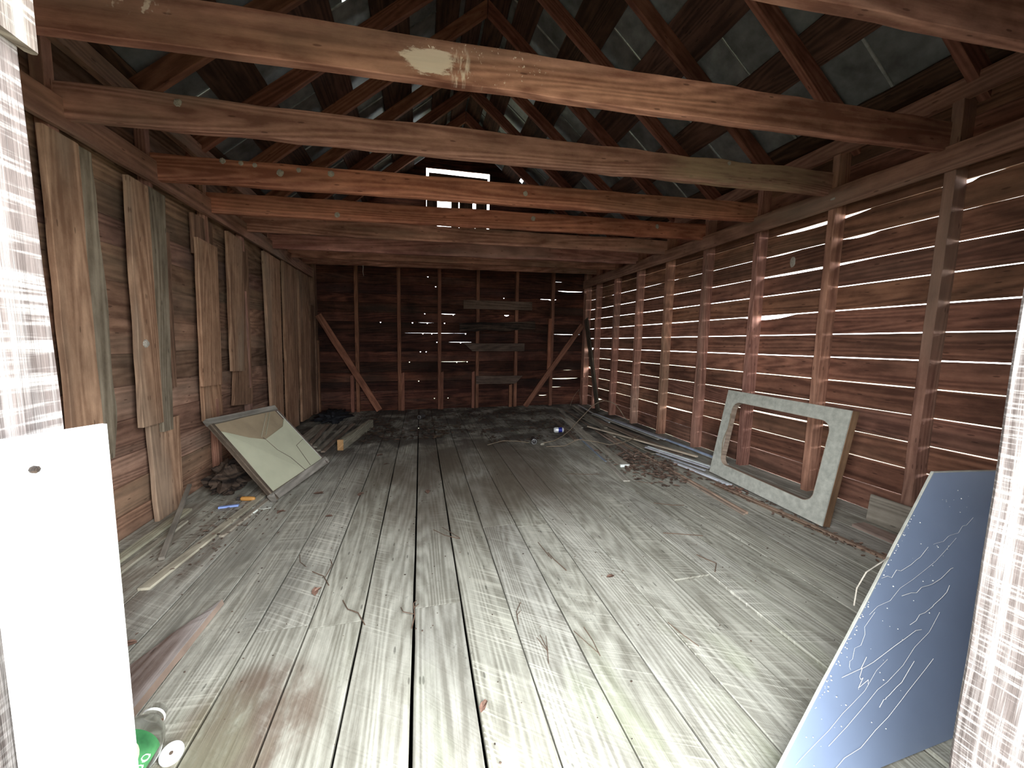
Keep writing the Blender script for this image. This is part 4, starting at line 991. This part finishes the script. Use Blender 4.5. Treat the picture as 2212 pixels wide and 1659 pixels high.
# ------------------------------------------------------------------ leaves, litter, twigs
def leaf_shape(mb, x, y, z, s, a, rr, tn):
    c, d = math.cos(a), math.sin(a); curl = rr.uniform(.1, .55)*s; tw = rr.uniform(-.3, .3)
    pr = [(-1, 0, 0), (-.45, .42, .5), (.25, .36, .6), (1, 0, .3), (.3, -.4, .55), (-.4, -.38, .35), (0, 0, .05)]
    V = []
    for (p, q, h) in pr:
        X, Y = p*s, q*s*1.05; V.append((x+X*c-Y*d, y+X*d+Y*c, z+h*curl+abs(tw)*s*.3*(q+1)*.5+.001))
    V += [(v[0], v[1], v[2]+.0006) for v in V[:]]
    F = [(0, 6, 1), (1, 6, 2), (2, 6, 3), (3, 6, 4), (4, 6, 5), (5, 6, 0)]
    F += [(7+a_, 7+c_, 7+b_) for (a_, b_, c_) in F]
    mb.add(V, F, [(v[0], v[1]) for v in V], tn)
def litter():
    rr = random.Random(21); mb = MB()
    def rnd(x0, x1, y0, y1, n, s0, s1, zt=.006, b=(.5, 1.1)):
        for i in range(n):
            x = rr.uniform(x0, x1); y = rr.uniform(y0, y1)
            if mnoise.noise(Vector((x*2.2, y*2.2, 4))) < -.12 and rr.random() < .8: continue
            k = rr.uniform(*b); leaf_shape(mb, x, y, rr.uniform(.001, zt), rr.uniform(s0, s1), rr.uniform(0, 6.3), rr, (k, k*rr.uniform(.85, 1), k*rr.uniform(.8, 1)))
    rnd(-.7, 1.9, 4.25, 5.75, 900, .012, .036, .02, (.5, 1.3)); rnd(.7, 1.75, 3.95, 4.6, 250, .010, .03, .015); rnd(-.9, 2.0, 5.5, 6.2, 200, .01, .03)
    rnd(-.7, .3, 4.3, 5.2, 260, .015, .04, .025)
    obj('leaf_litter', mb, M['litter'], label='dark leaf litter strewn over the floor towards the back wall', cat='leaves', kind='stuff')
    mb = MB()
    for i in range(520):
        x = rr.gauss(1.90, .14); y = rr.gauss(2.95, .27)
        if y < 2.45 or x < 1.6 or x > 2.2: continue
        k = rr.uniform(.7, 1.7); leaf_shape(mb, x, y, rr.uniform(.002, .03), rr.uniform(.012, .032), rr.uniform(0, 6.3), rr, (k, k*.93, k*.9))
    obj('dry_leaves', mb, M['leaf'], label='reddish drift of dry leaves caught between the laths', cat='leaves', kind='stuff')
    mb = MB()
    for i in range(260):
        y = rr.uniform(1.0, 2.45); x = 2.20+(2.45-y)*.055+rr.gauss(0, .03)
        k = rr.uniform(.8, 1.8); leaf_shape(mb, x, y, rr.uniform(.002, .012), rr.uniform(.006, .018), rr.uniform(0, 6.3), rr, (k, k*.9, k*.85))
    for i in range(40):
        k = rr.uniform(.8, 1.5); leaf_shape(mb, rr.gauss(2.25, .04), rr.gauss(2.30, .05), rr.uniform(.002, .015), rr.uniform(.012, .03), rr.uniform(0, 6.3), rr, (k*1.5, k*1.25, k*1.2))
    obj('leaf_crumbs', mb, M['leaf'], label='crumbled leaves along the foot of the leaning frame', cat='leaves', kind='stuff')
    mb = MB()
    for i in range(170):
        x = rr.gauss(-1.12, .12); y = rr.gauss(2.55, .28)
        k = rr.uniform(.6, 1.3); leaf_shape(mb, x, y, rr.uniform(.002, .012), rr.uniform(.004, .013), rr.uniform(0, 6.3), rr, (k, k*.92, k*.88))
    obj('leaf_crumbs', mb, M['leaf'], label='leaf crumbs scattered below the cracked panel', cat='leaves', kind='stuff')
    mb = MB()
    for i in range(420):
        x = rr.uniform(-1.4, 2.2); y = rr.uniform(.7, 4.2); r = rr.uniform(.0012, .0035)
        k = rr.uniform(.4, 1.3); mb.blob((x, y, r*.6), (r*rr.uniform(.8, 2), r, r*.7), i, .3, 3, (k, k, k))
    obj('crumbs', mb, M['litter'], label='dark crumbs of dirt dotted over the bare floorboards', cat='dirt', kind='stuff')
litter()

def single_leaves():
    rr = random.Random(8)
    L = [(-.734, 2.90, .04, 'reddish leaf on the boards in front of the cracked panel foot'), (-.321, 3.49, .03, 'dark leaf between the shadowy seams beyond the cracked panel'), (-.443, 2.82, .035, 'pale curled leaf near the middle seams level with the cracked panel'),
         (.027, 2.75, .035, 'tan leaf just beside the widest floor seam'), (-.406, 3.78, .045, 'grey crumpled leaf on a seam near the sawn plank end'), (-.578, 2.49, .025, 'brown leaf resting against a seam in front of the cracked panel'),
         (-.469, 1.72, .032, 'pinkish leaf with pine needles at the seam above the board joints'), (-.89, 2.62, .035, 'reddish leaf beside the board scrap'), (-1.05, 1.55, .035, 'crumpled leaf near the tip of the split plank, by the white sheet'),
         (.84, 1.532, .022, 'small dark brown leaf on the bright floorboards near the sunken board end'), (.16, 1.03, .022, 'curled brown seed leaf on the brightest boards near the doorstep')]
    for (x, y, s, lb) in L:
        mb = MB(); k = rr.uniform(.8, 1.5)
        leaf_shape(mb, x, y, .001, s, rr.uniform(0, 6.3), rr, (k*1.1, k*.9, k*.85)); leaf_shape(mb, x+s*.3, y+s*.2, .003, s*.6, rr.uniform(0, 6.3), rr, (k, k*.85, k*.8))
        obj('fallen_leaf', mb, M['leaf'], label=lb, cat='leaf', group='single leaves on the bare floor')
single_leaves()

def twigs():
    def tw(pts, r, label, br=()):
        mb = MB(); mb.tube([(x, y, z) for (x, y, z) in pts], r, 5)
        for b in br: mb.tube(b, r*.8, 5)
        obj('twig', mb, M['twig'], label=label, cat='twig', group='twigs on the bare floor')
    z = .004
    tw([(-.055, 1.40, z), (-.045, 1.46, .01), (-.05, 1.52, .02), (-.04, 1.56, z)], .0022, 'forked twig standing over the widest seam at the board joint', [[(-.048, 1.47, .01), (-.09, 1.49, .012), (-.10, 1.53, z)], [(-.05, 1.50, .015), (-.03, 1.535, z)]])
    tw([(-.23, 1.46, z), (-.265, 1.53, .008), (-.31, 1.565, .006), (-.34, 1.63, z)], .002, 'bent twig across the joint left of the widest seam')
    tw([(.345, 1.33, z), (.355, 1.40, .004), (.385, 1.45, z)], .0016, 'pine needle twig right of the second seam', [[(.352, 1.38, z), (.372, 1.40, z)]])
    tw([(.40, 1.13, z), (.415, 1.19, .005), (.41, 1.26, z)], .0014, 'fan of pine needles on the brightest boards', [[(.414, 1.18, z), (.395, 1.25, z)], [(.414, 1.18, z), (.43, 1.25, z)]])
    tw([(.585, 1.12, z), (.59, 1.19, .004), (.585, 1.26, z)], .0014, 'two-pronged needle beside the long seam', [[(.586, 1.13, z), (.54, 1.25, z)]])
    tw([(.95, 1.08, z), (.93, 1.14, z), (.915, 1.21, z)], .0014, 'straight needle near the knot in the bright boards')
    tw([(1.34, 1.45, z), (1.40, 1.51, z), (1.37, 1.57, z), (1.36, 1.60, z)], .0022, 'hooked twig beyond the sunken board end')
    tw([(1.33, 1.84, z), (1.43, 1.80, z), (1.53, 1.76, z)], .002, 'straight twig on the open floor before the leaning frame')
    tw([(.05, 2.17, z), (.11, 2.09, z), (.19, 2.03, z)], .002, 'V shaped twig in the middle of the floor', [[(.10, 2.19, z), (.19, 2.04, z)]])
    tw([(.62, 1.73, z), (.61, 1.80, z), (.60, 1.90, z)], .0018, 'short upright-looking twig on the middle boards')
    tw([(.655, 1.62, z), (.63, 1.72, z), (.62, 1.79, z)], .002, 'thin twig lying near the middle board joint')
    tw([(-.52, 1.88, z), (-.46, 1.83, z), (-.42, 1.75, z)], .002, 'three-pronged twig on the seam left of centre', [[(-.45, 1.82, z), (-.44, 1.92, z), (-.46, 1.97, z)]])
    tw([(1.15, 2.90, z), (1.30, 2.85, z), (1.42, 2.83, z)], .0018, 'pale twig on the shadowed floor below the blue can')
    tw([(1.62, 2.62, z), (1.72, 2.55, z), (1.80, 2.55, z)], .0018, 'thin twig past the end of the long flat lath')
    tw([(1.52, 2.22, z), (1.62, 2.16, z), (1.70, 2.14, z)], .002, 'twig beside the close pair of thin laths')
    tw([(-.62, 2.05, z), (-.60, 1.98, z), (-.56, 1.93, z)], .0016, 'short needle twig on the mouldy boards')
twigs()

# ------------------------------------------------------------------ nests and egg sacs
def sac(x, y, z, r, label, n=None, flat=(1, .35, 1), seed=1):
    mb = MB(); mb.blob((x, y, z), (r*flat[0], r*flat[1], r*flat[2]), seed, .35, 8, freq=3)
    obj('insect_nest', mb, M['nest'], label=label, cat='nest', group='pale insect nests on the timbers')
yj = lambda k: .975+.61*k
for i, (x, z, r, lb) in enumerate([(-1.183, 2.173, .016, 'pale nest nearest the patched wall on the nest-dotted joist'), (-1.085, 2.170, .013, 'second pale nest from the patched wall on the nest-dotted joist'), (-1.009, 2.166, .013, 'third pale nest from the patched wall on the nest-dotted joist'),
        (-.869, 2.134, .02, 'large pale ring-shaped nest on the nest-dotted joist'), (-.763, 2.162, .014, 'small double nest right of the large ring-shaped one'), (-.573, 2.158, .019, 'pale nest furthest along the upper edge of the nest-dotted joist'), (.724, 2.152, .017, 'round pale nest past the middle of the nest-dotted joist')]):
    sac(x, yj(3)+.001, z, r, lb, seed=i)
for i, (x, z, r, lb) in enumerate([(-.658, 2.085, .02, 'square pale nest on the deep red joist, nearest the patched wall'), (.962, 2.18, .02, 'round pale nest in the middle of the deep red joist'), (2.204, 2.2, .02, 'round pale nest near the far end of the deep red joist')]):
    sac(x, yj(4)+.001, z, r, lb, seed=20+i)
sac(-1.097, yj(2)+.001, 2.172, .016, 'starry pale nest on the joist behind the paint-splashed one', seed=31)
sac(1.9, yj(2)+.001, 2.225, .012, 'pale nest at the yellowish end of the second joist', seed=32)
sac(2.845, 2.526, 1.724, .026, 'pale oval nest on the boards of the daylight-slit wall', flat=(.25, .8, 1.5), seed=33)
sac(2.718, 2.16, 2.065, .012, 'small pale nest on the ledger of the daylight-slit wall', flat=(.3, 1.4, .6), seed=35)
sac(-1.525, 2.593, 1.069, .020, 'white papery nest hanging on the second patched stud', flat=(.7, 1, 1.1), seed=34)
mb = MB(); mb.tube([(-.80, 5.87, 2.16), (-.795, 5.865, 2.12), (-.80, 5.86, 2.06), (-.79, 5.865, 2.0)], .006, 6, taper=lambda q: 1.6-1.2*q); obj('hanging_web', mb, M['nest'], label='white web tuft hanging from the last joist', cat='cobweb')
